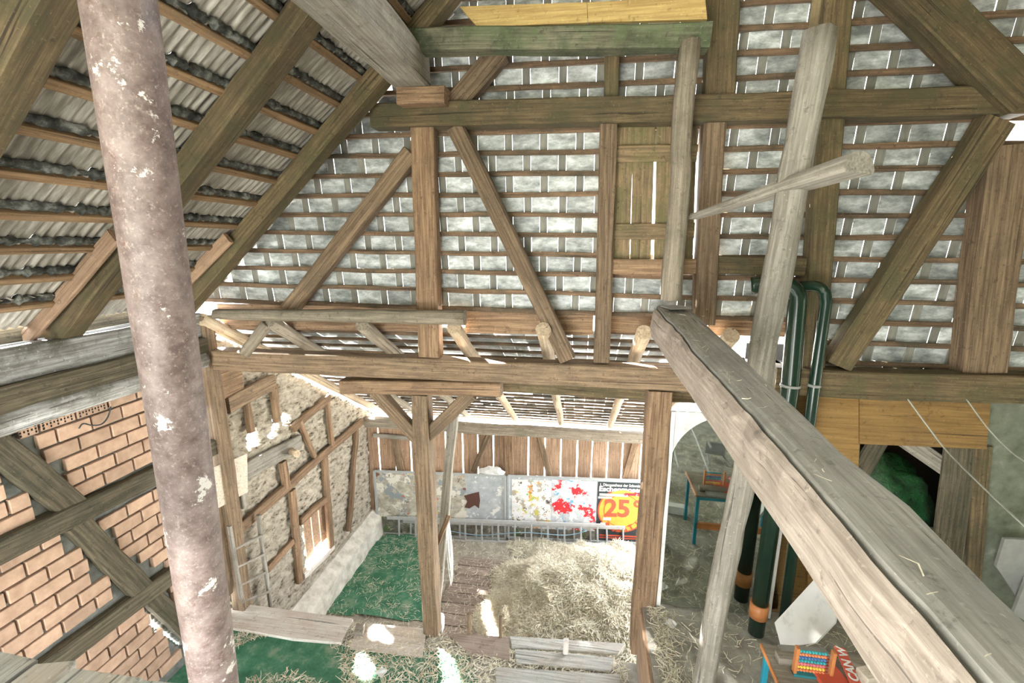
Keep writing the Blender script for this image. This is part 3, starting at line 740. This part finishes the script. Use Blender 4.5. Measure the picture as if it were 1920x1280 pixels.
timber('strut_beam', P(1896, 512, Y=1.6)+Vector((.16, 0, 0)), Vector((6.65, .7, 5.7)), .16, .12, 'timber_pale', 'pale rough beam end poking in at the right edge of the picture', 'beam')

# ---- hatch
hp = P(1225, 490, Y=4.60)
hatch = thing('hatch_door', 'greenish board hatch with two cross battens in the tile wall', 'hatch', hp)
for (u0, u1) in ((1150, 1189), (1188.5, 1229), (1233, 1266), (1265.5, 1308)):
    a, b = P(u0, 226, Y=4.62), P(u1, 226, Y=4.62); c, d = P(u1-8, 488, Y=4.62), P(u0-8, 488, Y=4.62)
    if u0 == 1266: b, c = P(1305, 226, Y=4.62), P(1292, 488, Y=4.62)
    timber('hatch_board', (c+d)/2+Vector((0, .012, 0)), (a+b)/2+Vector((0, .012, 0)), (b-a).length, .025, 'hatch', parent=hatch, side=(0, 1, 0), jit=.002, ch=.002)
for v in (288, 433):
    dx = (v-226)*-.035
    timber('cross_batten', P(1156+dx, v, Y=4.58)+Vector((0, .02, 0)), P(1310+dx, v-1, Y=4.58)+Vector((0, .02, 0)), .15, .035, 'hatch', parent=hatch, side=(0, 1, 0))

# ================================================================== THINGS
# ---- rusty pipe
p0, p1 = P(217, -40, Y=1.62), P(403, 1280, Y=1.86); d = (p1-p0).normalized(); p1 = p0+d*((1.48-p0.z)/d.z); p0 = p0-d*.05
rp = log('rusty_pipe', p1, p0, .117, .117, 'rust', 'tall rusty steel pipe with flaking white paint at the left', 'pipe', side=(0, 1, 0), jit=.002, seg=24, sides=40)

# ---- camera loft planks
loft = empty('loft_floor'); struct(loft, 'weathered grey loft planks at the lower left corner')
x = -2.9; ys = [1.17, 1.16, 1.15, 1.14, 1.15, 1.12, 1.13, 1.1, 1.1]
xs = [-3.6, -3.1, -2.62, -2.3, -2.08, -1.92, -1.60, -1.40, -1.2]
for i in range(len(xs)-1):
    timber('loft_plank', ((xs[i]+xs[i+1])/2, ys[i]+.03+random.uniform(-.02, .02), 4.58), ((xs[i]+xs[i+1])/2, -1.5, 4.58), xs[i+1]-xs[i]-.012, .035, 'plank_grey', parent=loft, side=(0, 0, 1), jit=.006, ends=.04, ch=.004)

# ---- aluminium extension ladder lying on edge along the back wall
def ladder():
    t = thing('extension_ladder', 'aluminium extension ladder standing on its edge under the posters', 'ladder', PB(960, 1012, -.15))
    def rail(a, b, off, h): timber('stile', PB(*a, off), PB(*b, off), .075, .03, 'alu', parent=t, side=(-.085, 1, 0), jit=0, ch=.004, seg=2)
    rail((726, 970), (1133, 985), -.20, 0); rail((726, 1011), (1133, 1021), -.20, 0)
    rail((756, 977), (1172, 989), -.13, 0); rail((756, 1014), (1172, 1023), -.13, 0)
    for i in range(13):
        u = 748+i*(1120-748)/12; a, b = PB(u, 971+i*1.2, -.20), PB(u+.5, 1011+i*.85, -.20)
        timber('rung', a, b, .038, .03, 'alu', parent=t, side=(-.085, 1, 0), jit=0, ch=.006, seg=1)
    for i in range(14):
        u = 770+i*(1168-770)/13; a, b = PB(u, 978+i*.9, -.13), PB(u+.5, 1014+i*.7, -.13)
        timber('rung', a, b, .034, .03, 'alu', parent=t, side=(-.085, 1, 0), jit=0, ch=.006, seg=1)
    for (u, v) in ((780, 973), (780, 1013), (1130, 984), (1130, 1021)):
        timber('guide_bracket', PB(u-4, v, -.165), PB(u+5, v, -.165), .075, .10, 'alu', parent=t, side=(-.085, 1, 0), jit=0, seg=1)
ladder()

# ---- hoardings with posters
def hoarding(name, label, x0, x1, z0, z1, off, panels):
    t = thing(name, label, 'poster board', ((x0+x1)/2, yb((x0+x1)/2)+off, z0))
    def P3(x, z, o): return Vector((x, yb(x)+off+o, z))
    for (a, b, mat, nm) in panels:
        m, L = frame(P3(a, (z0+z1)/2, 0), P3(b, (z0+z1)/2, 0), (-.085, 1, 0))
        obj(nm, timber_bm(L, z1-z0, .02, jit=0, ch=.002, seg=1), mat, t, m)
    m, L = frame(P3(x0+.02, z0+.20, -.012), P3(x1-.02, z0+.20, -.012), (-.085, 1, 0))
    obj('torn_paper_strip', timber_bm(L, .40, .006, jit=0, ch=.001, seg=1), 'scrap_e', t, m)
    for (a, b) in (((x0, z1), (x1, z1)), ((x0, z0), (x1, z0)), ((x0, z0), (x0, z1)), ((x1, z0), (x1, z1))):
        timber('frame_strip', P3(*a, -.02), P3(*b, -.02), .05, .03, 'zinc', parent=t, side=(-.085, 1, 0), jit=0, ch=.004, seg=1)
    return t, P3
h_a, _ = hoarding('poster_board', 'metal framed hoarding with scraped paper remains left of the torn posters', -4.30, -1.52, .02, 1.50, -.10, [(-4.28, -2.35, 'scrap_a', 'sheet_panel'), (-2.35, -1.54, 'scrap_b', 'sheet_panel')])
blob = [PB(u, v, -.118) for u, v in ((870, 929), (898, 922), (900, 938), (898, 953), (890, 947), (880, 953), (871, 951), (876, 940))]
obj('paint_patch', prism(blob, (0, .006, 0)), plain('dark brown paint', (.12, .05, .035)), h_a)
h_b, P3 = hoarding('poster_board', 'metal framed hoarding with three torn posters beside the thick post', -1.46, 1.75, .06, 1.50, -.09, [(-1.44, 1.73, 'scrap_b', 'sheet_panel')])
def flat(name, x0, x1, z0, z1, mat, o, parent, mesh=None):
    m, L = frame(P3(x0, (z0+z1)/2, o), P3(x1, (z0+z1)/2, o), (-.085, 1, 0))
    return obj(name, timber_bm(L, z1-z0, .004, jit=0, ch=.0005, seg=1), mat, parent, m)
flat('poster', -1.38, -.56, .30, 1.42, 'scrap_c', -.014, h_b)
flat('poster', -.55, .36, .30, 1.44, 'scrap_d', -.014, h_b)
po = flat('poster', .385, 1.42, .10, 1.44, 'ink', -.014, h_b); po['label'] = 'black discount poster with a yellow and red disc'
def ellipse(name, cx, cz, rx, rz, mat, o, parent, n=40, ring=0):
    pts = [P3(cx+rx*math.cos(2*math.pi*k/n), cz+rz*math.sin(2*math.pi*k/n), o) for k in range(n)]
    return obj(name, prism(pts, (0, .003, 0)), mat, parent)
def text(s, x, z, size, mat, o, parent, xs=1.0, bold=0.0, name='lettering', arc=None):
    cu = bpy.data.curves.new('txt', 'FONT'); cu.body = s; cu.size = size; cu.offset = bold; cu.extrude = .0012; cu.resolution_u = 3
    ob = bpy.data.objects.new('txt', cu); COL.objects.link(ob); bpy.context.view_layer.update()
    me = bpy.data.meshes.new_from_object(ob.evaluated_get(bpy.context.evaluated_depsgraph_get())); bpy.data.objects.remove(ob)
    p = P3(x, z, o); xv = Vector((1, .085, 0)).normalized(); zv = Vector((0, 0, 1)); yv = zv.cross(xv)
    if arc:
        rad, ph = arc; xv = Vector((math.cos(ph)*xv.x, math.cos(ph)*xv.y, math.sin(ph))); zv = Vector((-math.sin(ph), 0, math.cos(ph))); yv = zv.cross(xv)
    mm = Matrix((xv*xs, zv, -yv)).transposed().to_4x4(); mm.translation = p
    me.transform(mm); me.materials.clear(); return obj(name, me, mat, parent)
cxp, czp = .90, .80
ellipse('print_disc', cxp, czp, .50, .50, 'red', -.019, po); ellipse('print_disc', cxp, czp, .47, .47, 'yellow', -.022, po)
ellipse('print_disc', cxp, czp, .375, .375, 'red', -.024, po); ellipse('print_disc', cxp, czp, .36, .36, 'yellow', -.026, po)
text('1. Discounthaus der Schweiz', .42, 1.35, .088, 'paper', -.02, po, .80, .002)
text('Eschenmoser', .41, 1.235, .155, 'paper', -.02, po, 1.05, .006)
text('25', .53, .68, .54, 'red', -.030, po, 1.0, .016)
text('°', 1.10, .66, .54, 'red', -.030, po, 1.0, .012)
for k, ch in enumerate('RABATT'):
    ph = R(-48+k*96/5); text(ch, cxp+.45*math.sin(ph)-.04*math.cos(ph), czp-.46*math.cos(ph)-.02, .15, 'red', -.030, po, 1.0, .008, arc=(1, ph))
flat('torn_strip', .42, 1.0, 1.13, 1.19, 'zinc', -.03, po); flat('torn_strip', .40, .68, 1.07, 1.12, 'zinc', -.03, po); flat('torn_strip', .92, 1.36, 1.16, 1.215, 'scrap_d', -.03, po)
flat('torn_strip', .52, .68, .58, .645, 'paper', -.034, po); flat('print_band', .46, 1.3, .20, .235, 'red', -.02, po); flat('print_band', .46, 1.3, .15, .175, 'red', -.02, po)
ellipse('print_oval', .02, .42, .085, .05, 'red', -.02, h_b); ellipse('print_oval', .02, .42, .072, .037, 'paper', -.024, h_b)
# white plastic bundle on the hoarding
wbm = bmesh.new(); bmesh.ops.create_icosphere(wbm, subdivisions=3, radius=1)
for v in wbm.verts: v.co = Vector((v.co.x*.27, v.co.y*.05, max(v.co.z, -.1)*.15))*(1+.3*noise.noise(v.co*2))
q = PB(922, 882, -.10); tag(obj('plastic_bundle', wbm, 'string', None, Matrix.Translation((q.x, q.y-.0, 1.545))), 'crumpled white plastic bundle on top of the framed hoarding', 'plastic bag')

# ---- carpets, boards and straw on the floors
def sheet_on(name, poly, z, mat, label, cat, amp=.012, step=.08, kind=None, parent=None):
    xs_ = [p[0] for p in poly]; ys_ = [p[1] for p in poly]; bm = bmesh.new(); V = {}
    x0, y0 = min(xs_), min(ys_); nx = int((max(xs_)-x0)/step)+1; ny = int((max(ys_)-y0)/step)+1
    def vt(i, j):
        if (i, j) not in V:
            x, y = x0+i*step, y0+j*step
            V[i, j] = bm.verts.new((x, y, z+amp*(.6+noise.noise(Vector((x*1.2, y*4, 0))))))
        return V[i, j]
    for i in range(nx):
        for j in range(ny):
            if inpoly(x0+(i+.5)*step, y0+(j+.5)*step, poly): bm.faces.new((vt(i, j), vt(i+1, j), vt(i+1, j+1), vt(i, j+1))).smooth = True
    o = obj(name, bm, mat, parent)
    if label: tag(o, label, cat, kind=kind)
    return o
XYZ = lambda u, v, z: tuple(P(u, v, Z=z)[:2])
sheet_on('turf_carpet', [XYZ(u, v, 0) for u, v in ((612, 1150), (650, 1075), (690, 1030), (725, 1003), (838, 1008), (815, 1060), (806, 1168))], .008, 'carpet', 'rumpled green turf carpet on the lower floor left of the hay', 'carpet', .03, .05)
sheet_on('turf_carpet', [XYZ(u, v, 1.48) for u, v in ((330, 1172), (440, 1180), (660, 1214), (800, 1222), (880, 1232), (900, 1300), (880, 1400), (200, 1400))], 1.484, 'carpet', 'straw littered green turf carpet at the bottom of the picture', 'carpet', .012, .05)
# boards along the edge of the upper floor
def slab(name, px, z, th, mat, label=None, cat=None, parent=None):
    o = obj(name, prism([P(u, v, Z=z) for u, v in px], (0, 0, -th)), mat, parent)
    if label: tag(o, label, cat)
    return o
slab('edge_plank', [(432, 1128), (662, 1160), (640, 1204), (548, 1196), (436, 1176)], 1.53, .045, 'plank_white', 'wide pale plank at the left edge of the upper floor', 'plank')
slab('edge_plank', [(692, 1168), (800, 1178), (792, 1230), (655, 1216), (668, 1180)], 1.51, .03, 'plank_white', 'short ragged pale plank left of the braced post', 'plank')
slab('wood_chunk', [(668, 1168), (684, 1170), (680, 1186), (664, 1184)], 1.57, .06, 'timber_grey', 'small weathered wood chunk between the two pale edge planks', 'wood')
slab('edge_plank', [(838, 1186), (955, 1194), (955, 1235), (880, 1222)], 1.52, .04, 'plank_floor', 'dark plank with straw right of the braced post', 'plank')
for px, lb in (([(956, 1192), (1172, 1206), (1160, 1222), (960, 1212)], 'step board farthest from the camera beside the thick post'),
               ([(966, 1216), (1150, 1232), (1146, 1256), (968, 1240)], 'middle step board beside the thick post'),
               ([(930, 1250), (1160, 1264), (1172, 1310), (930, 1300)], 'step board nearest the camera beside the thick post')):
    slab('step_board', px, 1.53, .045, 'plank_grey', lb, 'plank')
timber('stub_stake', P(1060, 1226, Z=1.5), P(1060, 1226, Z=1.5)+Vector((0, 0, .20)), .06, .06, 'plank_white', 'short pale stake on the step boards', 'stake')
timber('ladder_stile', P(879, 1190, Y=4.56)-Vector((0, 0, 1.4)), P(879, 1150, Y=4.56), .05, .03, 'timber', 'left upright stub sticking up over the floor edge', 'stake')
timber('ladder_stile', P(938, 1195, Y=4.56)-Vector((0, 0, 1.4)), P(938, 1156, Y=4.56), .035, .03, 'timber', 'right thin upright stub sticking up over the floor edge', 'stake')
# planks of the lower floor
for i in range(9):
    y = 5.75+i*.24; a = 812+random.uniform(-4, 6)
    timber('floor_plank', (-2.3+random.uniform(-.06, .06), y, .012), (-.55+random.uniform(-.2, .2), y+.02, .012), .225, .03, 'plank_floor', parent=floor, side=(0, 0, 1), jit=.004, ch=.003)
# the hay heap
def hz(x, y):
    d1 = ((x-.9)/1.55)**2+((y-6.35)/1.25)**2; d2 = ((x-.1)/1.5)**2+((y-6.7)/1.0)**2
    h = .85*math.exp(-d1*.75)+.32*math.exp(-d2)+.08
    return h+.22*noise.noise(Vector((x*1.7, y*1.7, 0)))+.10*noise.noise(Vector((x*4.5, y*4.5, 3)))+.04*noise.noise(Vector((x*11, y*11, 6)))
M['hay'] = mottled('dry hay', [(.28, (.42, .37, .26)), (.5, (.68, .63, .51)), (.72, (.84, .81, .72))], 9, 8, .95, .8, .03, nrough=.75)
def straw_mat():
    m, t, b = nt('straw stalks'); g, o, rnd = coords(t); n = noi(t, o, 31, 2, .5)
    c = ramp(t, [(.3, (.48, .41, .27)), (.5, (.74, .68, .54)), (.7, (.88, .85, .76))]); t.links.new(n, c.inputs[0]); finish(t, b, c.outputs[0], None, rough=.8); return m
M['straw'] = straw_mat()
bm = bmesh.new(); n = 90; g = []
for i in range(n+1):
    g.append([])
    for j in range(n+1):
        x, y = -1.75+3.75*i/n, 4.62+3.85*j/n; e = min(1, min(i, n-i, j, n-j)/14)
        k = max(0, min(1, (x+1.75+.5*noise.noise(Vector((y*1.5, 0, 4)))+.25*(y-6.2)*0)/1.0))
        g[i].append(bm.verts.new((x, y, max(.0, hz(x, y)*k-.06)+.002)))
for i in range(n):
    for j in range(n):
        q = (g[i][j], g[i+1][j], g[i+1][j+1], g[i][j+1])
        if max(v.co.z for v in q) > .006: bm.faces.new(q).smooth = True
bmesh.ops.delete(bm, geom=[v for v in bm.verts if not v.link_faces], context='VERTS')
hp_pts = []
for f_ in bm.faces[:]:
    for _ in range(5):
        a, b = random.random(), random.random(); v = f_.verts
        hp_pts.append(v[0].co.lerp(v[1].co, a).lerp(v[3].co.lerp(v[2].co, a), b)+Vector((0, 0, .012)))
hay = obj('hay_heap', bm, 'hay'); tag(hay, 'heap of pale loose hay behind the thick post', 'hay', kind='stuff')
sm = straw_mesh('straw', hp_pts, .08, .24, .0045, .35); so = obj('straw', sm, 'straw', hay); so['kind'] = 'stuff'
# loose straw
pts = [(random.uniform(-4.1, .6), random.uniform(2.9, 4.5), 1.50+random.uniform(0, .012)) for _ in range(10000)]
pts = [p for p in pts if noise.noise(Vector((p[0]*1.4, p[1]*1.4, 2))) > -.32+.35*(p[0] < -3.2)]
tag(obj('scattered_straw', straw_mesh('straw', pts, .04, .15, .003, .12), 'straw'), 'straw scattered over the upper floor and its green carpet', 'straw', kind='stuff')
pts = [(random.uniform(.8, 4.2), random.uniform(-.5, 4.5), 2.284+random.uniform(0, .01)) for _ in range(3600)]
pts += [(.8+abs(random.gauss(0, .12)), random.uniform(3.2, 4.45), 2.284+abs(random.gauss(0, .02))) for _ in range(500)]
tag(obj('scattered_straw', straw_mesh('straw', pts, .04, .16, .003, .15), 'straw'), 'straw scattered over the platform in front of the mirror', 'straw', kind='stuff')
pts = [(random.uniform(-4.2, 1.2), random.uniform(5.2, 8.3), .02+random.uniform(0, .02)) for _ in range(5000)]
tag(obj('scattered_straw', straw_mesh('straw', pts, .04, .14, .003, .12), 'straw'), 'thin straw litter over the lower floor around the hay', 'straw', kind='stuff')

# ---- wooden ladder on the clay wall
wlad = thing('wooden_ladder', 'small grey wooden ladder leaning against the clay wall by the rusty pipe', 'ladder', P(470, 1138, X=-4.26))
for a, b in (((431, 985), (456, 1142)), ((484, 965), (508, 1138))):
    timber('stile', P(*a, X=-4.28), P(*b, X=-4.28), .045, .06, 'timber_grey', parent=wlad, side=(1, 0, 0))
for v0, v1, u0, u1 in ((1030, 1004, 438, 491), (1063, 1038, 444, 496), (1098, 1072, 449, 501), (1128, 1108, 454, 506)):
    timber('rung', P(u0, v0, X=-4.26), P(u1, v1, X=-4.26), .035, .03, 'timber_grey', parent=wlad, side=(1, 0, 0))

# ---- plank and stick leaning behind the braced post, white string
lp0, lp1 = P(818, 1130, Y=5.05), P(851, 776, Y=5.2); lp0 = lp1+(lp0-lp1)*((lp1.z-.01)/(lp1.z-lp0.z))
timber('leaning_plank', lp0, lp1, .12, .07, 'timber_grey', 'grey plank leaning behind the braced post', 'plank')
timber('peg_stick', P(810, 1046, Y=4.66), P(842, 966, Y=4.95), .06, .04, 'timber_warm', 'short slanting stick holding the white string', 'stick')
sbm = bmesh.new(); top = P(839, 968, Y=4.94)
for k in range(7):
    a = random.uniform(-.02, .02); pts = []
    for i in range(12):
        f = i/11; pts.append(top+Vector((.03*math.sin(f*3.1)*(k-3)/3+.03*f+a*.3, .01*(k-3), -.98*f*random.uniform(.98, 1.0)*(1-.12*(k % 3)))))
    tube_bm(pts, .006, 5, sbm)
tag(obj('string_bundle', sbm, 'string'), 'bundle of white string hanging from the slanting stick', 'string')
sbm = bmesh.new(); bmesh.ops.create_icosphere(sbm, subdivisions=3, radius=.06)
for v in sbm.verts: v.co = v.co*(1+.5*noise.noise(v.co*25))+Vector((0, 0, 0)); v.co.z *= 2.3
tag(obj('plastic_scrap', sbm, 'string', None, Matrix.Translation(P(826, 1165, Y=4.72))), 'white and blue plastic scrap behind the foot of the braced post', 'scrap')

# ---- mirror with arched white surround
MY = 4.50
mir = thing('mirror', 'tall mirror with white arched surround behind the huge beam', 'mirror', (1.48, MY, 2.28))
mx0, mx1, mz0, mz1 = .90, 2.06, 2.30, 4.56
def mbox(name, x0, x1, y0, y1, z0, z1, mat): return box(name, x0, x1, y0, y1, z0, z1, mat, mir, .002)
mbox('mirror_glass', mx0+.03, mx1-.02, MY+.012, MY+.02, mz0, mz1, 'mirror')
mbox('back_panel', mx0, mx1, MY+.021, MY+.035, mz0, mz1, 'timber_grey')
mbox('frame_strip', mx0-.012, mx0+.032, MY-.01, MY+.04, mz0, mz1, 'white'); mbox('frame_strip', mx1-.03, mx1, MY-.01, MY+.04, mz0, mz1, 'white')
acx, ar, az = (mx0+mx1)/2, .56, 3.98
for s in (-1, 1):
    pts = [Vector((acx+s*ar, MY+.008, az))]+[Vector((acx+s*ar*math.cos(a), MY+.008, az+ar*math.sin(a))) for a in [R(90)*k/14 for k in range(1, 15)]]
    pts += [Vector((acx, MY+.008, mz1)), Vector((acx+s*ar, MY+.008, mz1))]
    obj('arch_spandrel', prism(pts, (0, .004, 0)), 'white', mir)

# ---- black drain pipes
def drain(name, label, pts, r, rings, coll):
    t = thing(name, label, 'pipe', pts[-1])
    obj('pipe_body', tube_bm(smooth(pts[:-2], 5)+pts[-2:], r, 24), 'black_pipe', t)
    for p, d in rings:
        o = obj('clamp_ring', tube_bm([p-d*.012, p+d*.012], r*1.12, 20), 'plastic_grey', t)
    if coll: o = obj('coupling', tube_bm([coll, coll+Vector((0, 0, .16))], r*1.16, 20), 'orange', t); o['label'] = 'orange coupling'
YP = 4.28
a = P(1496, 560, Y=YP); b = Vector((a.x+.02, YP, 2.30))
bend = [Vector((a.x-.36, YP+.1, a.z+.10)), Vector((a.x-.18, YP+.05, a.z+.125)), Vector((a.x-.07, YP+.02, a.z+.10)), Vector((a.x-.015, YP, a.z+.035)), Vector((a.x, YP, a.z-.06))]
c1 = P(1482, 722, Y=YP)
drain('drain_pipe', 'thick black drain pipe with an orange coupling at its foot', bend+[c1, b], .075, [(c1, Vector((0, 0, 1)))], Vector((b.x, YP, 2.50)))
a = P(1550, 560, Y=YP); b = Vector((a.x+.04, YP, 2.30)); c1 = P(1527, 722, Y=YP)
bend = [Vector((a.x-.16, YP+.14, a.z+.09)), Vector((a.x-.07, YP+.06, a.z+.10)), Vector((a.x-.02, YP+.02, a.z+.06)), Vector((a.x, YP, a.z-.03))]
drain('drain_pipe', 'thin black drain pipe on the right of the thick one', bend+[c1, b], .047, [(c1, Vector((0, 0, 1)))], None)

# ---- cables
cb = [P(1702, 748, Y=4.38), P(1740, 800, Y=4.2), P(1776, 846, Y=4.0), P(1850, 920, Y=3.4), P(1925, 990, Y=2.9)]
tag(obj('cable', tube_bm(smooth(cb), .006, 6), 'cable'), 'pale cable sagging across the opening in the right wall', 'cable')
cb = [P(1812, 748, Y=4.38), P(1850, 800, Y=4.2), P(1890, 842, Y=4.0), P(1925, 868, Y=3.8)]
tag(obj('cable', tube_bm(smooth(cb), .005, 6), 'cable'), 'thin cable in the far right above the greenish plaster', 'cable')
# panels leaning on the right wall
for px, Y, lb in (([(1884, 1010), (1930, 1012), (1920, 1140), (1868, 1062)], 4.5, 'whitish panel leaning against the greenish wall at the right edge'), ([(1925, 1085), (1990, 1090), (1980, 1200), (1900, 1150)], 4.4, 'second whitish panel lower at the right edge')):
    tag(obj('wall_panel', prism([P(u, v, Y=Y) for u, v in px], (0, .03, 0)), 'plastic_grey'), lb, 'panel')  # grey colour stands for the shade on these white panels

# ---- white board leaning beside the table
pw = [P(1455, 1168, Y=3.95), P(1449, 1207, Y=3.75), P(1532, 1206, Y=3.62), P(1568, 1168, Y=3.62), P(1600, 1020, Y=3.95)]
n_ = (pw[2]-pw[0]).cross(pw[3]-pw[0]).normalized()
for i, p in enumerate(pw): pw[i] = p-n_*((p-pw[0]).dot(n_))
tag(obj('white_board', prism(pw, n_*.02), 'white'), 'angular white board leaning behind the table', 'board')

# ---- table with abacus, books and boxes
tz = 3.02
tbl = thing('work_table', 'small table with blue steel legs at the bottom right', 'table', (2.0, 2.9, 2.28))
c0 = P(1428, 1206, Z=tz)
tx0, ty1 = c0.x, c0.y; tx1, ty0 = tx0+1.1, ty1-.65
box('table_top', tx0, tx1, ty0, ty1, tz-.025, tz, 'table_top', tbl, .004)
box('edge_strip', tx0-.012, tx0, ty0, ty1, tz-.03, tz+.004, 'orange', tbl, .002)
for x_ in (tx0+.03, tx1-.03):
    for y_ in (ty0+.05, ty1-.05): box('leg', x_-.02, x_+.02, y_-.02, y_+.02, 2.28, tz-.025, 'blue', tbl, .003)
box('apron', tx0+.03, tx1-.03, ty1-.065, ty1-.045, tz-.09, tz-.025, 'blue', tbl); box('apron', tx0+.02, tx0+.04, ty0+.05, ty1-.05, tz-.09, tz-.025, 'blue', tbl)
box('stretcher', tx0+.03, tx1-.03, ty1-.07, ty1-.03, 2.52, 2.60, 'orange', tbl)
def rotbox(name, c, size, rz, mat, parent=None, rx=0):
    mm = Matrix.Translation(c) @ Matrix.Rotation(rz, 4, 'Z') @ Matrix.Rotation(rx, 4, 'X'); s = [q/2 for q in size]
    return obj(name, box_bm(-s[0], s[0], -s[1], s[1], -s[2], s[2], ch=.003), mat, parent, mm)
ab0 = P(1488, 1262, Z=tz)
ab = thing('abacus', 'wooden abacus with rows of coloured beads on the table', 'abacus', (ab0.x, ab0.y, tz))
ax0, ax1, ay = ab0.x-.01, ab0.x+.26, ab0.y
box('frame_post', ax0, ax0+.022, ay-.02, ay+.02, tz, tz+.24, 'orange', ab, .002); box('frame_post', ax1-.022, ax1, ay-.02, ay+.02, tz, tz+.24, 'orange', ab, .002)
box('frame_base', ax0, ax1, ay-.03, ay+.03, tz, tz+.02, 'teal', ab, .002)
bcol = {k: plain('bead '+k, c, .4) for k, c in dict(orange=(.75, .22, .08), yellow=(.85, .60, .08), pink=(.70, .16, .20), teal=(.02, .33, .36), blue=(.05, .16, .40)).items()}
bme = bpy.data.meshes.new('bead_mesh'); bmm = bmesh.new(); bmesh.ops.create_uvsphere(bmm, u_segments=8, v_segments=6, radius=.0115); bmm.to_mesh(bme); bmm.free()
for r_, cname in enumerate(('orange', 'yellow', 'pink', 'teal', 'blue', 'orange', 'teal')):
    z_ = tz+.04+r_*.028
    obj('wire', tube_bm([(ax0+.01, ay, z_), (ax1-.01, ay, z_)], .002, 5), 'zinc', ab)
    me2 = bme.copy(); me2.materials.append(bcol[cname])
    for k in range(9): obj('bead', me2, None, ab, Matrix.Translation((ax0+.035+k*.0215, ay, z_)))
def onTable(u, v, dz=.0): p = P(u, v, Z=tz+dz); return Vector((p.x, p.y, tz+dz))
tag(rotbox('book', onTable(1550, 1262, .02), (.20, .26, .04), R(12), 'red'), 'orange red book with white flaps lying beside the abacus', 'book')
tag(rotbox('glass_frame', onTable(1508, 1222, .01), (.36, .10, .02), R(4), 'plastic_grey'), 'flat grey picture frame at the back of the table', 'frame')
tag(rotbox('cardboard_box', onTable(1500, 1236, .03), (.34, .08, .06), R(2), 'table_top'), 'low beige cardboard box behind the abacus', 'box')
bn0, bn1 = P(1574, 1214, Z=tz+.10), P(1606, 1285, Z=tz+.10)
m, L = frame(bn1, bn0, (0, -.3, 1)); ban = thing('banner_strip', 'orange red strip with white letters CAN W at the table edge', 'banner', bn1)
bo = obj('strip', timber_bm(L, .075, .012, jit=0, ch=.002, seg=2), 'red', ban, m)
cu = bpy.data.curves.new('txt', 'FONT'); cu.body = 'CAN W'; cu.size = .085; cu.extrude = .001; cu.offset = .002
ob = bpy.data.objects.new('txt', cu); COL.objects.link(ob); bpy.context.view_layer.update()
me = bpy.data.meshes.new_from_object(ob.evaluated_get(bpy.context.evaluated_depsgraph_get())); bpy.data.objects.remove(ob)
me.materials.clear(); obj('lettering', me, 'paper', ban, m @ Matrix.Translation((.03, -.03, .008)))
tag(rotbox('paper_box', onTable(1625, 1272, .06), (.10, .10, .12), R(20), 'ply_pale'), 'cream paper box under the huge beam at the table end', 'box')

# ---- things on the platform that only the mirror shows clearly
def refl(u, v, z=2.28): p = P(u, v, Z=z); return Vector((p.x, 2*MY-p.y, z))
p = refl(1270, 962); tag(rotbox('carton', p+Vector((0, 0, .06)), (.30, .12, .12), R(8), 'paper'), 'small white carton on the platform floor, reflected in the mirror', 'box')
p = refl(1262, 905); tag(rotbox('chipboard_panel', p+Vector((-.35, -.1, .30)), (.5, .02, .6), R(-20), 'ply_pale', rx=R(20)), 'beige chipboard panel standing on the platform, reflected in the mirror', 'board')
p = refl(1340, 862)
st = thing('plastic_stool', 'overturned grey plastic stool, seen in the mirror', 'stool', p)
rotbox('seat', p+Vector((0, 0, .22)), (.34, .30, .03), R(10), 'plastic_grey', st, R(70))
for sx in (-1, 1):
    for sz in (-1, 1): timber('leg', p+Vector((sx*.14, .02, .22+sz*.12)), p+Vector((sx*.18, .36, .22+sz*.17)), .04, .03, 'plastic_grey', parent=st)
p = refl(1290, 862); wf = [p+Vector(q) for q in ((-.25, .5, .02), (-.28, -.5, .45), (-.1, -.62, .5), (.12, -.5, .45), (.25, .5, .02))]
tag(obj('tube_frame', tube_bm(smooth(wf), .012, 8), 'alu'), 'bent steel tube frame lying on the platform, seen in the mirror', 'frame')

# ---- small finds
tag(rotbox('metal_plate', Vector((.80, 4.20, 5.652)), (.22, .17, .004), R(25), 'zinc', rx=R(3)), 'thin bent metal plate on the end of the huge beam', 'metal plate')
cw = [P(u, v, X=-4.335) for u, v in ((148, 803), (156, 794), (172, 797), (190, 795), (202, 782), (208, 762))]
tag(obj('wire', tube_bm(smooth(cw), .006, 6), 'ink'), 'dark wire curling over the bricks beside the rusty pipe', 'wire')
rw = [PB(u, v, -.235) for u, v in ((842, 995), (900, 1003), (980, 998), (1060, 1003), (1100, 995))]
tag(obj('rope', tube_bm(smooth(rw), .008, 6), plain('light blue rope', (.30, .48, .62), .8)), 'light blue rope strung along the aluminium ladder', 'rope')
pts = []
for _ in range(45):
    y = random.uniform(.7, 4.3); g_ = y-4.46
    pts.append((.67-.01*g_+abs(random.gauss(0, .03))+(random.uniform(0, .24) if random.random() < .08 else .01), y, 5.64+.04*g_))
tag(obj('scattered_straw', straw_mesh('straw', pts, .02, .07, .0015, .2), 'straw'), 'straw bits caught along the crack of the huge beam', 'straw', kind='stuff')
# ---- paper scraps
for (u, v, lb) in ((716, 1262, 'crumpled white paper scrap on the lower carpet edge'), (1258, 1172, 'white paper scrap on the platform floor')):
    zz = 1.5 if u < 1000 else 2.29
    bm = bmesh.new(); bmesh.ops.create_grid(bm, x_segments=4, y_segments=3, size=.05)
    for v_ in bm.verts: v_.co.z = .012+.02*random.random()
    tag(obj('paper_scrap', bm, 'paper', None, Matrix.Translation(P(u, v, Z=zz)) @ Matrix.Rotation(random.random()*3, 4, 'Z')), lb, 'paper')
